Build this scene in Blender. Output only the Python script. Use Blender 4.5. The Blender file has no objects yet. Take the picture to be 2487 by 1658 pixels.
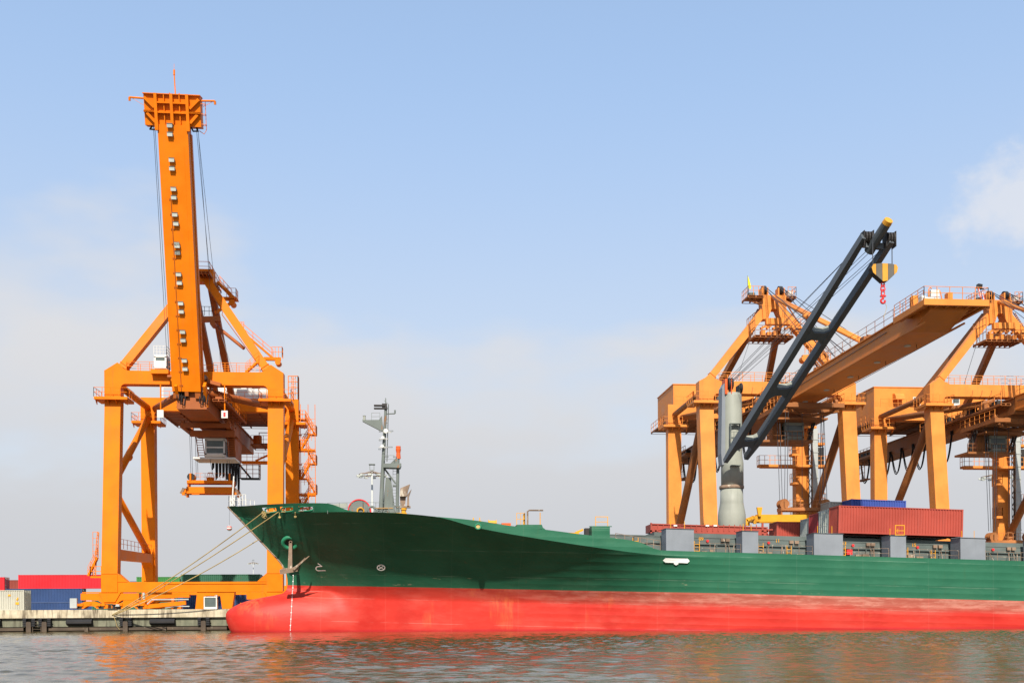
import bpy, math, random
import numpy as np
from mathutils import Vector, Matrix
random.seed(7); np.random.seed(7)
SC = bpy.context.scene; COL = SC.collection
R = math.radians
# ---------------------------------------------------------------- camera (level camera with a rising lens front)
FOC = 2545.0; PX = 1243.5; EYE = 1.8; YAW = math.atan(228/2545); ROLL = 0.006; PY = 1488-ROLL*228
_r0 = Vector((math.cos(YAW), -math.sin(YAW), 0)); FWD = Vector((math.sin(YAW), math.cos(YAW), 0)); _u0 = Vector((0, 0, 1))
RGT = _r0*math.cos(ROLL)-_u0*math.sin(ROLL); UPV = _u0*math.cos(ROLL)+_r0*math.sin(ROLL)
cam = bpy.data.cameras.new('camera'); camo = bpy.data.objects.new('camera', cam); COL.objects.link(camo)
cam.sensor_width = 36; cam.lens = 36*FOC/2487; cam.shift_y = (PY-829)/2487; cam.clip_start = 0.5; cam.clip_end = 9000
m = Matrix.Identity(4)
for i in range(3):
    m[i][0] = RGT[i]; m[i][1] = UPV[i]; m[i][2] = -FWD[i]
m[2][3] = EYE
camo.matrix_world = m; SC.camera = camo
# ---------------------------------------------------------------- light
SUN_EL = R(42); SUN_AZ = R(7)       # azimuth measured left of the viewer's back
sun_dir = Vector((-math.sin(SUN_AZ)*math.cos(SUN_EL), -math.cos(SUN_AZ)*math.cos(SUN_EL), math.sin(SUN_EL)))
sl = bpy.data.lights.new('sun', 'SUN'); sl.energy = 4.5; sl.angle = R(0.6); sl.color = (1.0, 0.93, 0.82)
so = bpy.data.objects.new('sun', sl); COL.objects.link(so); so.rotation_euler = sun_dir.to_track_quat('Z', 'Y').to_euler(); so.location = (-60, -60, 90)
W = bpy.data.worlds.new('World'); SC.world = W; W.use_nodes = True
nt = W.node_tree; nt.nodes.clear()
def N(t, typ, **kw):
    n = t.nodes.new(typ)
    for k, v in kw.items(): setattr(n, k, v)
    return n
def math_n(t, op, a, b=None, clamp=False):
    n = N(t, 'ShaderNodeMath', operation=op, use_clamp=clamp)
    for i, v in enumerate((a, b)):
        if v is None: continue
        if isinstance(v, (int, float)): n.inputs[i].default_value = v
        else: t.links.new(v, n.inputs[i])
    return n.outputs[0]
def mix_c(t, fac, a, b):
    n = N(t, 'ShaderNodeMix', data_type='RGBA')
    for sock, v in ((n.inputs[0], fac), (n.inputs[6], a), (n.inputs[7], b)):
        if isinstance(v, (int, float)): sock.default_value = v
        elif isinstance(v, tuple): sock.default_value = (*v[:3], 1)
        else: t.links.new(v, sock)
    return n.outputs[2]
def mrange(t, v, a, b, c=0.0, d=1.0, smooth=True):
    n = N(t, 'ShaderNodeMapRange', interpolation_type='SMOOTHSTEP' if smooth else 'LINEAR')
    t.links.new(v, n.inputs[0])
    for i, x in enumerate((a, b, c, d)): n.inputs[i+1].default_value = x
    return n.outputs[0]
sky = N(nt, 'ShaderNodeTexSky', sky_type='NISHITA'); sky.sun_disc = False; sky.sun_elevation = SUN_EL
sky.sun_rotation = math.atan2(sun_dir.x, sun_dir.y); sky.air_density = 1.0; sky.dust_density = 1.2; sky.ozone_density = 1.5
SKY_K = 0.091
tc = N(nt, 'ShaderNodeTexCoord'); sep = N(nt, 'ShaderNodeSeparateXYZ'); nt.links.new(tc.outputs['Generated'], sep.inputs[0])
# humid air: pale veil that thickens towards the horizon, with soft cloud banks in it
def noise_w(scale, zs, det=5, rough=0.55, off=(0, 0, 0)):
    mp = N(nt, 'ShaderNodeMapping'); mp.inputs['Scale'].default_value = (scale, scale, scale*zs); mp.inputs['Location'].default_value = off
    nt.links.new(tc.outputs['Generated'], mp.inputs[0])
    nn = N(nt, 'ShaderNodeTexNoise'); nn.inputs['Scale'].default_value = 1; nn.inputs['Detail'].default_value = det; nn.inputs['Roughness'].default_value = rough
    nt.links.new(mp.outputs[0], nn.inputs['Vector']); return nn.outputs['Fac']
Z = sep.outputs[2]
n1 = noise_w(3.2, 2.6, 4, 0.5, (0.35, 0.2, 0.1)); n2 = noise_w(9, 2.2, 5, 0.55, (1.3, 0, 0.4))
veil = mrange(nt, Z, 0.58, 0.14, 0.46, 0.80, False)
veilc = mix_c(nt, mrange(nt, Z, 0.50, 0.15), (3.7, 5.25, 7.75), (4.7, 5.15, 5.8))
bankc = mix_c(nt, mrange(nt, Z, 0.26, 0.03), (5.05, 5.03, 5.14), (4.1, 4.16, 4.36))
zz = math_n(nt, 'SUBTRACT', math_n(nt, 'ADD', math_n(nt, 'MULTIPLY', n1, 0.62), math_n(nt, 'MULTIPLY', n2, 0.12)), Z)
bank = mrange(nt, zz, 0.07, 0.24)
SKYMIX = {}
c0 = mix_c(nt, veil, sky.outputs[0], veilc)
c1 = mix_c(nt, math_n(nt, 'MULTIPLY', bank, 0.92), c0, bankc)
# one small cumulus at the right
cum_d = N(nt, 'ShaderNodeVectorMath', operation='DISTANCE')
mp = N(nt, 'ShaderNodeMapping'); mp.inputs['Scale'].default_value = (1, 1, 1.0); nt.links.new(tc.outputs['Generated'], mp.inputs[0])
nt.links.new(mp.outputs[0], cum_d.inputs[0])
cdir = (FWD+RGT*((2490-PX)/FOC)+UPV*((PY-495)/FOC)).normalized(); cum_d.inputs[1].default_value = tuple(cdir)
n3 = noise_w(16, 1.2, 6, 0.6, (0.1, 0.7, 0.3))
cum = mrange(nt, math_n(nt, 'ADD', cum_d.outputs['Value'], math_n(nt, 'MULTIPLY', math_n(nt, 'SUBTRACT', n3, 0.5), 0.17)), 0.060, 0.005)
c2 = mix_c(nt, math_n(nt, 'MULTIPLY', cum, 0.75), c1, (5.3, 5.4, 5.75))
bg = N(nt, 'ShaderNodeBackground'); bg.inputs[1].default_value = SKY_K; nt.links.new(c2, bg.inputs[0])
wo = N(nt, 'ShaderNodeOutputWorld'); nt.links.new(bg.outputs[0], wo.inputs[0])
vs = SC.view_settings; vs.view_transform = 'Standard'; vs.look = 'None'; vs.exposure = 0.7; vs.gamma = 1.0; vs.use_curve_mapping = False
SC.cycles.max_bounces = 6; SC.cycles.diffuse_bounces = 3; SC.cycles.glossy_bounces = 3

# ---------------------------------------------------------------- surveying helper: a sight line cut by the plane at distance Y
CROP = dict(A=(200, 150, 3.136), B=(200, 600, 3.92), C=(220, 880, 4.055), D=(0, 1200, 3.267), E=(500, 1180, 3.92), M=(800, 940, 4.6125),
            G=(1000, 1200, 3.36), H=(1540, 1180, 2.4836), I=(1560, 880, 3.92), J=(1700, 520, 3.92), K=(2040, 680, 4.356), L=(2040, 960, 3.734))
def sight(c, x, y, Y):
    a, b, s = CROP[c]; d = FWD+RGT*((a+x/s-PX)/FOC)+UPV*((PY-b-y/s)/FOC)
    t = Y/d.y; return Vector((d.x*t, Y, EYE+d.z*t))
# ---------------------------------------------------------------- mesh collector
class MB:
    def __init__(s): s.v = []; s.f = []; s.mi = []; s.cur = 0
    def add(s, vs, fs):
        o = len(s.v); s.v += [Vector(v) for v in vs]; s.f += [tuple(i+o for i in f) for f in fs]; s.mi += [s.cur]*len(fs); return s
    def box(s, x0, x1, y0, y1, z0, z1):
        return s.add([(x0, y0, z0), (x1, y0, z0), (x1, y1, z0), (x0, y1, z0), (x0, y0, z1), (x1, y0, z1), (x1, y1, z1), (x0, y1, z1)],
                     [(0, 3, 2, 1), (4, 5, 6, 7), (0, 1, 5, 4), (1, 2, 6, 5), (2, 3, 7, 6), (3, 0, 4, 7)])
    def beam(s, p, q, w, h, side=None, w2=None, h2=None):
        p, q = Vector(p), Vector(q); d = (q-p).normalized(); w2 = w if w2 is None else w2; h2 = h if h2 is None else h2
        if side is None: side = Vector((0, 0, 1)).cross(d) if abs(d.z) < 0.99 else Vector((1, 0, 0))
        side = Vector(side); side = (side-d*side.dot(d)).normalized(); up = d.cross(side)
        vs = []
        for c, a, b in ((p, w, h), (q, w2, h2)):
            vs += [c-side*a/2-up*b/2, c+side*a/2-up*b/2, c+side*a/2+up*b/2, c-side*a/2+up*b/2]
        return s.add(vs, [(0, 1, 2, 3)[::-1], (4, 5, 6, 7), (0, 1, 5, 4), (1, 2, 6, 5), (2, 3, 7, 6), (3, 0, 4, 7)])
    def tube(s, p, q, r, n=8, r2=None, cap=True):
        p, q = Vector(p), Vector(q); d = (q-p).normalized(); r2 = r if r2 is None else r2
        a = d.orthogonal().normalized(); b = d.cross(a); vs = []
        for c, rr in ((p, r), (q, r2)):
            vs += [c+(a*math.cos(2*math.pi*i/n)+b*math.sin(2*math.pi*i/n))*rr for i in range(n)]
        fs = [(i, (i+1) % n, n+(i+1) % n, n+i) for i in range(n)]
        if cap: fs += [tuple(range(n))[::-1], tuple(range(n, 2*n))]
        return s.add(vs, fs)
    def path(s, pts, r, n=5, closed=False):
        pts = [Vector(p) for p in pts]; K = len(pts); vs = []; a = None
        for i, p in enumerate(pts):
            d = (pts[(i+1) % K]-pts[i-1]) if closed else (pts[min(i+1, K-1)]-pts[max(i-1, 0)])
            d.normalize()
            a = d.orthogonal().normalized() if a is None else (a-d*a.dot(d)).normalized()
            b = d.cross(a); vs += [p+(a*math.cos(2*math.pi*j/n)+b*math.sin(2*math.pi*j/n))*r for j in range(n)]
        fs = []
        for i in range(K if closed else K-1):
            k = (i+1) % K
            fs += [(i*n+j, i*n+(j+1) % n, k*n+(j+1) % n, k*n+j) for j in range(n)]
        return s.add(vs, fs)
    def prism(s, poly, axis, a, b):
        f = {'x': lambda p, t: (t, p[0], p[1]), 'y': lambda p, t: (p[0], t, p[1]), 'z': lambda p, t: (p[0], p[1], t)}[axis]
        n = len(poly); vs = [f(p, a) for p in poly]+[f(p, b) for p in poly]
        return s.add(vs, [tuple(range(n)), tuple(range(n, 2*n))[::-1]]+[(i, n+i, n+(i+1) % n, (i+1) % n) for i in range(n)])
    def lathe(s, prof, c, n=24, axis='z', cap=True):
        c = Vector(c); vs = []
        for r, t in prof:
            for i in range(n):
                x, y = r*math.cos(2*math.pi*i/n), r*math.sin(2*math.pi*i/n)
                vs.append(c+Vector({'z': (x, y, t), 'y': (x, t, y), 'x': (t, x, y)}[axis]))
        fs = []
        for k in range(len(prof)-1):
            fs += [(k*n+i, k*n+(i+1) % n, (k+1)*n+(i+1) % n, (k+1)*n+i) for i in range(n)]
        if cap: fs += [tuple(range(n))[::-1], tuple(range((len(prof)-1)*n, len(prof)*n))]
        return s.add(vs, fs)
    def rail(s, pts, h=1.1, step=1.5, r=0.03, mid=2, up=Vector((0, 0, 1))):
        pts = [Vector(p) for p in pts]
        for k in range(1, mid+1+0):
            for a, b in zip(pts, pts[1:]): s.tube(a+up*h*k/mid, b+up*h*k/mid, r, 4, cap=False)
        for a, b in zip(pts, pts[1:]):
            n = max(1, round((b-a).length/step))
            for i in range(n+1): s.tube(a+(b-a)*i/n, a+(b-a)*i/n+up*h, r*1.15, 4, cap=False)
        return s
    def ladder(s, p, q, side, w=0.5, r=0.035, step=0.32):
        p, q, sd = Vector(p), Vector(q), Vector(side).normalized()*w/2
        s.tube(p-sd, q-sd, r, 4); s.tube(p+sd, q+sd, r, 4); n = max(2, int((q-p).length/step))
        for i in range(1, n): c = p+(q-p)*i/n; s.tube(c-sd, c+sd, r*0.8, 4, cap=False)
        return s
    def stair(s, p, q, side, w=0.7, r=0.04, rails=True):
        p, q, sd = Vector(p), Vector(q), Vector(side).normalized()*w/2
        for g in (-1, 1):
            s.beam(p+sd*g, q+sd*g, 0.05, 0.2)
            if rails:
                for hh in (0.5, 1.0): s.tube(p+sd*g+Vector((0, 0, hh)), q+sd*g+Vector((0, 0, hh)), 0.025, 4, cap=False)
                for i in range(4): c = p+(q-p)*i/3+sd*g; s.tube(c, c+Vector((0, 0, 1)), 0.025, 4, cap=False)
        n = max(2, int(abs(q.z-p.z)/0.25))
        for i in range(1, n): c = p+(q-p)*i/n; s.beam(c-sd, c+sd, 0.22, 0.04)
        return s
    def frame(s, x0, x1, y, z0, z1, t, d=0.08):   # a flat rectangular frame facing -Y
        s.box(x0, x1, y, y+d, z0, z0+t); s.box(x0, x1, y, y+d, z1-t, z1)
        s.box(x0, x0+t, y, y+d, z0+t, z1-t); return s.box(x1-t, x1, y, y+d, z0+t, z1-t)
    def build(s, name, mat, parent=None, smooth=False, shift=None):
        me = bpy.data.meshes.new(name); o = bpy.data.objects.new(name, me); COL.objects.link(o)
        off = Vector(base_of(parent)) if parent else Vector((0, 0, 0))
        if shift: off = off-Vector(shift)
        me.from_pydata([v-off for v in s.v], [], s.f)
        for mm in (mat if isinstance(mat, (list, tuple)) else [mat]): me.materials.append(mm)
        if any(s.mi): me.polygons.foreach_set('material_index', s.mi)
        if smooth: me.polygons.foreach_set('use_smooth', [True]*len(me.polygons))
        bm_fix(me); me.update()
        if parent: o.parent = parent
        return o
import bmesh
def bm_fix(me):
    bm = bmesh.new(); bm.from_mesh(me); bmesh.ops.recalc_face_normals(bm, faces=bm.faces); bm.to_mesh(me); bm.free()
def base_of(o):
    v = Vector((0, 0, 0))
    while o: v += o.location; o = o.parent
    return v
def tag(o, label=None, cat=None, group=None, kind=None):
    for k, v in (('label', label), ('category', cat), ('group', group), ('kind', kind)):
        if v: o[k] = v
    return o
def thing(name, loc, label, cat, group=None):
    o = bpy.data.objects.new(name, None); COL.objects.link(o); o.location = loc; o.empty_display_size = 0.3
    return tag(o, label, cat, group)
def copy_tree(o, parent=None):
    c = o.copy(); COL.objects.link(c); c.parent = parent
    for ch in list(o.children): copy_tree(ch, c)
    return c
def solo(mb, name, mat, loc, label, cat, group=None, smooth=False):
    o = mb.build(name, mat, None, smooth, shift=(-Vector(loc))); o.location = loc; return tag(o, label, cat, group)
def text_mesh(body, size, mat, parent, loc, name, rot=(math.pi/2, 0, 0), extr=0.01):
    cu = bpy.data.curves.new(name, 'FONT'); cu.body = body; cu.size = size; cu.align_x = 'CENTER'; cu.extrude = extr; cu.offset = size*0.015
    t = bpy.data.objects.new(name+'_tmp', cu); COL.objects.link(t)
    dg = bpy.context.evaluated_depsgraph_get(); me = bpy.data.meshes.new_from_object(t.evaluated_get(dg)); bpy.data.objects.remove(t); bpy.data.curves.remove(cu)
    o = bpy.data.objects.new(name, me); COL.objects.link(o); me.materials.clear(); me.materials.append(mat)
    o.rotation_euler = rot; o.parent = parent; o.location = Vector(loc)-base_of(parent); return o
# ---------------------------------------------------------------- materials
def pbsdf(name):
    mt = bpy.data.materials.new(name); mt.use_nodes = True; t = mt.node_tree; b = t.nodes['Principled BSDF']; return mt, t, b
def tex_noise(t, coord, scale, det=4, rough=0.55, vec=(1, 1, 1)):
    mp = N(t, 'ShaderNodeMapping'); mp.inputs['Scale'].default_value = vec; t.links.new(coord, mp.inputs[0])
    n = N(t, 'ShaderNodeTexNoise'); n.inputs['Scale'].default_value = scale; n.inputs['Detail'].default_value = det; n.inputs['Roughness'].default_value = rough
    t.links.new(mp.outputs[0], n.inputs['Vector']); return n.outputs['Fac']
def paint(name, col, rough=0.5, var=0.12, rust=None, rust_lo=0.66, scale=0.5, streak=True, bump=0.02, metal=0.0, grime=0.25, spec=0.3):
    col = tuple(x*0.86 for x in col)
    mt, t, b = pbsdf(name); co = N(t, 'ShaderNodeTexCoord').outputs['Object']
    f = tex_noise(t, co, scale, 5)
    c = mix_c(t, mrange(t, f, 0.3, 0.7), tuple(x*(1-var) for x in col), tuple(min(1, x*(1+var)) for x in col))
    if streak:
        s1 = tex_noise(t, co, 1.6, 4, 0.6, (1, 1, 0.09))
        c = mix_c(t, math_n(t, 'MULTIPLY', mrange(t, s1, 0.52, 0.75), grime), c, tuple(x*0.62+0.02 for x in col))
    if rust:
        s2 = tex_noise(t, co, 2.3, 7, 0.68, (1, 1, 0.35))
        c = mix_c(t, mrange(t, s2, rust_lo, rust_lo+0.08), c, rust)
    t.links.new(c, b.inputs['Base Color'])
    rr = mrange(t, f, 0.3, 0.7, rough-0.07, rough+0.1); t.links.new(rr, b.inputs['Roughness']); b.inputs['Metallic'].default_value = metal; b.inputs['Specular IOR Level'].default_value = spec
    if bump:
        bp = N(t, 'ShaderNodeBump'); bp.inputs['Strength'].default_value = bump*10; bp.inputs['Distance'].default_value = 0.05
        t.links.new(tex_noise(t, co, 0.9, 3), bp.inputs['Height']); t.links.new(bp.outputs[0], b.inputs['Normal'])
    return mt
RUST = (0.16, 0.06, 0.025)
M = {}
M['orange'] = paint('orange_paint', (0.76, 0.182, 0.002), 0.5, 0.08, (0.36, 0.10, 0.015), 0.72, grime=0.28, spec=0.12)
M['orange_dull_shade'] = paint('dull_shaded_orange_paint', (0.36, 0.092, 0.014), 0.6, 0.12, (0.20, 0.07, 0.03), 0.64, grime=0.45)  # crane orange with the shade of undersides darkened in, plus more rust and grime
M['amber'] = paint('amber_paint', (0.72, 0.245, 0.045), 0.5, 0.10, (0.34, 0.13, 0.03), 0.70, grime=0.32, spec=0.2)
M['amber_dull_shade'] = paint('dull_shaded_amber_paint', (0.30, 0.108, 0.030), 0.65, 0.15, (0.16, 0.07, 0.03), 0.6, grime=0.5)  # amber lowered in colour to carry the underside shade; also grimier and rustier
M['dark'] = paint('dark_grease', (0.03, 0.026, 0.024), 0.6, 0.3, RUST, 0.66)
M['cable'] = paint('black_cable', (0.012, 0.012, 0.014), 0.7, 0.1, streak=False, bump=0)
M['wire'] = paint('steel_wire', (0.07, 0.075, 0.085), 0.45, 0.1, streak=False, bump=0, metal=0.4)
M['white'] = paint('white_paint', (0.70, 0.68, 0.62), 0.5, 0.06, (0.35, 0.2, 0.1), 0.75, grime=0.35)
M['lamp'] = paint('lamp_housing', (0.52, 0.54, 0.48), 0.45, 0.12, streak=False)
M['cream'] = paint('cream_grey_paint', (0.30, 0.31, 0.26), 0.55, 0.08, (0.3, 0.22, 0.10), 0.7, grime=0.5)
M['glass'] = paint('dark_glass', (0.10, 0.125, 0.12), 0.10, 0.2, streak=False, bump=0)
M['grey'] = paint('deck_grey_paint', (0.215, 0.235, 0.26), 0.55, 0.07, (0.2, 0.13, 0.08), 0.76, grime=0.2)
M['greygreen'] = paint('grey_green_paint', (0.105, 0.128, 0.118), 0.6, 0.2, RUST, 0.67, grime=0.5)
M['mastgrey'] = paint('mast_grey_paint', (0.145, 0.165, 0.148), 0.6, 0.12, (0.22, 0.10, 0.04), 0.6, grime=0.4)
M['jib'] = paint('charcoal_paint', (0.085, 0.098, 0.110), 0.45, 0.12, (0.10, 0.06, 0.04), 0.74, grime=0.2)
M['concrete_pale'] = paint('pale_grey_paint', (0.42, 0.44, 0.42), 0.6, 0.1, (0.3, 0.22, 0.12), 0.7, grime=0.5)
M['hookyellow'] = paint('hook_amber', (0.62, 0.29, 0.03), 0.5, 0.1, RUST, 0.68)
M['hookgrey'] = paint('hook_grey', (0.11, 0.10, 0.085), 0.6, 0.15, RUST, 0.66)
M['hb'] = paint('headblock_rust_orange', (0.40, 0.15, 0.045), 0.6, 0.2, RUST, 0.6, grime=0.4)
M['polegrey'] = paint('galvanised_pole', (0.46, 0.47, 0.44), 0.5, 0.05, streak=False)
M['yellow'] = paint('yellow_paint', (0.72, 0.33, 0.015), 0.5, 0.1, RUST, 0.72)
M['safety'] = paint('safety_orange', (0.72, 0.11, 0.02), 0.5, 0.1, RUST, 0.7)
M['rusty'] = paint('rusty_steel', (0.23, 0.155, 0.105), 0.75, 0.35, (0.42, 0.36, 0.28), 0.55)
M['redpaint'] = paint('red_paint', (0.62, 0.03, 0.03), 0.45, 0.1, streak=False)
M['rackred'] = paint('rack_red_paint', (0.32, 0.055, 0.035), 0.55, 0.15, (0.18, 0.06, 0.04), 0.62)
M['rope'] = paint('mooring_rope', (0.45, 0.33, 0.13), 0.9, 0.25, streak=False, bump=0)
M['rubber'] = paint('black_rubber', (0.022, 0.022, 0.024), 0.75, 0.3, streak=False)
M['timber'] = paint('wet_timber', (0.085, 0.06, 0.04), 0.7, 0.3, (0.16, 0.14, 0.10), 0.6)
M['greenpaint'] = paint('green_paint', (0.02, 0.19, 0.095), 0.5, 0.1)
def cont_mat(name, col, rust_lo=0.7): return paint(name, col, 0.55, 0.1, (col[0]*0.4+0.05, col[1]*0.4+0.03, col[2]*0.4+0.02), rust_lo, scale=0.35, grime=0.4)
M['c_red'] = cont_mat('container_brick_red', (0.38, 0.062, 0.040)); M['c_bright'] = cont_mat('container_bright_red', (0.66, 0.018, 0.028))
M['c_dkred'] = cont_mat('container_dark_red', (0.33, 0.03, 0.035)); M['c_blue'] = cont_mat('container_blue', (0.04, 0.075, 0.30)); M['c_navy'] = cont_mat('container_navy', (0.03, 0.065, 0.17))
M['c_grey'] = cont_mat('container_grey', (0.42, 0.41, 0.34)); M['c_pale'] = cont_mat('container_pale_grey', (0.40, 0.45, 0.42), 0.62)
M['c_green'] = cont_mat('container_green', (0.035, 0.13, 0.075), 0.62); M['c_lime'] = cont_mat('container_mid_green', (0.05, 0.22, 0.05)); M['c_brown'] = cont_mat('container_brown', (0.30, 0.06, 0.04))
# ================================================================ WATER, QUAY, YARD
def water():
    xs = np.concatenate([[-900, -500, -300, -200, -150, -110, -80], np.arange(-58, 66.1, 0.15), [85, 110, 150, 220, 320, 500, 900]])
    ys = [-60., -20., 0., 8., 14.]; y = 18.
    while y < 121.5: ys.append(y); y += 0.05+0.0021*y
    ys += [122., 135.]
    ys = np.array(ys); X, Y = np.meshgrid(xs, ys); Zz = np.zeros_like(X)
    rng = np.random.RandomState(3)
    for i in range(46):
        lam = 0.42*1.04**i; k = 2*math.pi/lam; th = rng.normal(1.35, 0.7); ph = rng.rand()*6.28
        amp = 0.0055*lam**0.85
        w = k*(math.cos(th)*X+math.sin(th)*Y)+ph+0.8*np.sin(0.11*X+i)+0.7*np.sin(0.16*Y+2*i)
        Zz += amp*np.sin(w)
    gust = 0.62+0.38*np.sin(0.06*X+0.9*np.sin(0.05*Y))*np.sin(0.09*Y+0.8*np.sin(0.04*X)+1)
    edge = np.clip((122-Y)/4, 0, 1)*np.clip((Y-14)/4, 0, 1)*np.clip((60-np.abs(X-5))/6, 0, 1)
    calm = 0.30+0.70*np.clip((100-Y)/14, 0, 1)
    Zz *= gust*edge*calm*1.25
    ny, nx = X.shape; v = np.stack([X, Y, Zz], -1).reshape(-1, 3)
    idx = np.arange(nx*ny).reshape(ny, nx)
    f = np.stack([idx[:-1, :-1], idx[:-1, 1:], idx[1:, 1:], idx[1:, :-1]], -1).reshape(-1, 4)
    me = bpy.data.meshes.new('water'); me.vertices.add(len(v)); me.vertices.foreach_set('co', v.ravel())
    me.loops.add(f.size); me.loops.foreach_set('vertex_index', f.ravel().astype(np.int32)); me.polygons.add(len(f))
    me.polygons.foreach_set('loop_start', np.arange(0, f.size, 4, dtype=np.int32)); me.polygons.foreach_set('use_smooth', np.ones(len(f), bool)); me.update(calc_edges=True)
    o = bpy.data.objects.new('water', me); COL.objects.link(o); tag(o, kind='structure')
    mt, t, b = pbsdf('harbour_water'); co = N(t, 'ShaderNodeTexCoord').outputs['Object']
    f1 = tex_noise(t, co, 0.05, 4); f2 = tex_noise(t, co, 2.0, 5, 0.6, (0.75, 1.15, 1))
    c = mix_c(t, mrange(t, f1, 0.35, 0.65), (0.056, 0.043, 0.013), (0.080, 0.060, 0.020)); t.links.new(c, b.inputs['Base Color'])
    b.inputs['Roughness'].default_value = 0.07; b.inputs['IOR'].default_value = 1.333
    bp = N(t, 'ShaderNodeBump'); bp.inputs['Strength'].default_value = 0.9; bp.inputs['Distance'].default_value = 0.038
    f3 = tex_noise(t, co, 5.5, 3, 0.5, (0.75, 1.2, 1))
    t.links.new(math_n(t, 'ADD', math_n(t, 'MULTIPLY', f2, 0.7), math_n(t, 'MULTIPLY', f3, 0.3)), bp.inputs['Height']); t.links.new(bp.outputs[0], b.inputs['Normal'])
    me.materials.append(mt)
water()
# concrete of the quay wall: pale worn coping with runs of dirt
def concrete(name, a, bcol, stain, fac):
    mt, t, b = pbsdf(name); co = N(t, 'ShaderNodeTexCoord').outputs['Object']
    f = tex_noise(t, co, 1.1, 6, 0.65); s1 = tex_noise(t, co, 2.6, 5, 0.7, (1, 1, 0.10)); s2 = tex_noise(t, co, 0.35, 4, 0.6, (1, 1, 0.5))
    c = mix_c(t, mrange(t, f, 0.3, 0.7), a, bcol)
    c = mix_c(t, math_n(t, 'MULTIPLY', math_n(t, 'MULTIPLY', mrange(t, s1, 0.42, 0.62), mrange(t, s2, 0.35, 0.6)), fac), c, stain)
    t.links.new(c, b.inputs['Base Color']); b.inputs['Roughness'].default_value = 0.85
    bp = N(t, 'ShaderNodeBump'); bp.inputs['Strength'].default_value = 0.4; bp.inputs['Distance'].default_value = 0.05; t.links.new(f, bp.inputs['Height']); t.links.new(bp.outputs[0], b.inputs['Normal'])
    return mt
M['coping'] = concrete('worn_coping_concrete', (0.40, 0.335, 0.22), (0.56, 0.48, 0.34), (0.12, 0.09, 0.055), 0.95)
M['wall'] = concrete('algae_concrete', (0.13, 0.135, 0.09), (0.19, 0.185, 0.125), (0.06, 0.055, 0.035), 0.8)
M['yard'] = concrete('yard_asphalt', (0.06, 0.06, 0.058), (0.08, 0.08, 0.075), (0.04, 0.04, 0.04), 0.5)
QY = 120.5; QZ = 2.4
mb = MB(); mb.box(-260, 320, QY, 152, 1.5, QZ); tag(mb.build('quay', M['coping']), kind='structure')
mb = MB(); mb.box(-260, 320, QY+0.35, 124, 0.52, 1.495); mb.box(-260, 320, QY+2.6, 150, -3, 0.515)
tag(mb.build('quay_wall', M['wall']), kind='structure')
mb = MB(); mb.box(-1500, 1500, 152.0, 3000, -3, 1.62); tag(mb.build('yard_ground', M['yard']), kind='structure')
for k, (a, b) in enumerate(((-260, -43.6), (-40.9, -21.5), (-21.0, 60))):
    mb = MB(); mb.box(a, b, QY+0.02, QY+0.32, 0.1, 0.44)
    solo(mb, 'timber_waling', M['timber'], ((a+b)/2, QY, 0.1), ('dark timber waling left of the quay ladder', 'dark timber waling between the quay ladder and the red bulb', 'dark timber waling running on behind the ship')[k], 'waling', 'walings along the quay wall')
pl = [(-46.6, 1, ''), (-42.94, 1, 'brown tall pile just left of the quay ladder'), (-41.26, 1, 'brown tall pile just right of the quay ladder'), (-36.74, 0, 'short brown pile below the dark fender left of the rope bollard'), (-32.53, 1, 'brown tall pile in a black recess between the two long fenders'), (-28.29, 0, 'short brown pile below the fender nearest the ship'), (-24.02, 1, 'brown tall pile in a black recess close to the red bulb')]
for x, tall, lab in pl:
    if not lab: continue
    mb = MB(); w = 0.26 if tall else 0.2
    mb.box(x-w, x+w, QY-0.32 if tall else QY-0.3, QY-0.02, -2.2, 1.02 if tall else 0.43)
    if tall: mb.box(x-w*0.8, x+w*0.8, QY-0.30, QY-0.02, 1.021, 1.10)
    r = thing('timber_pile', (x, QY, 0), lab, 'pile', 'piles along the quay'); mb.build('post', M['timber'], r)
    if tall:
        g = MB(); g.box(x-0.62, x-0.30, QY-0.18, QY+0.33, 0.55, 1.42); g.box(x+0.30, x+0.62, QY-0.18, QY+0.33, 0.55, 1.42); g.box(x-0.62, x+0.62, QY-0.1, QY+0.33, 1.421, 1.49)
        for i in range(4):
            g.box(x-0.68, x-0.28, QY-0.24, QY-0.182, 0.6+i*0.22, 0.70+i*0.22); g.box(x+0.28, x+0.68, QY-0.24, QY-0.182, 0.6+i*0.22, 0.70+i*0.22)
        g.build('rubber_guard', M['rubber'], r)
for x0, x1, lab in ((-48.6, -46.0, 'black fender at the left edge of the photo'), (-38.93, -36.2, 'long black fender under the mooring rope bollard'), (-29.9, -27.2, 'long black fender nearest the red bulb')):
    r = thing('quay_fender', ((x0+x1)/2, QY, 1), lab, 'fender', 'rubber fenders on the quay wall')
    g = MB(); g.prism([(QY+0.34, 1.38), (QY+0.05, 1.34), (QY-0.32, 1.12), (QY-0.32, 0.86), (QY+0.0, 0.66), (QY+0.34, 0.62)], 'x', x0, x1); g.build('rubber_body', M['rubber'], r)
    g = MB()
    for i in range(4):
        xx = x0+0.3+(x1-x0-0.6)*i/3; g.tube((xx, QY-0.03, 1.36), (xx, QY+0.1, 1.45), 0.05, 6)
    g.box(x0-0.02, x1+0.02, QY-0.345, QY-0.322, 0.94, 1.04); g.build('bolt_plate', M['dark'], r)
mb = MB(); mb.ladder((-42.1, QY-0.12, -0.6), (-42.1, QY-0.12, 1.45), (1, 0, 0), 0.9, 0.05, 0.26)
solo(mb, 'quay_ladder', M['timber'], (-42.1, QY, 0), 'dark ladder down the quay wall between two brown piles', 'ladder')
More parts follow.
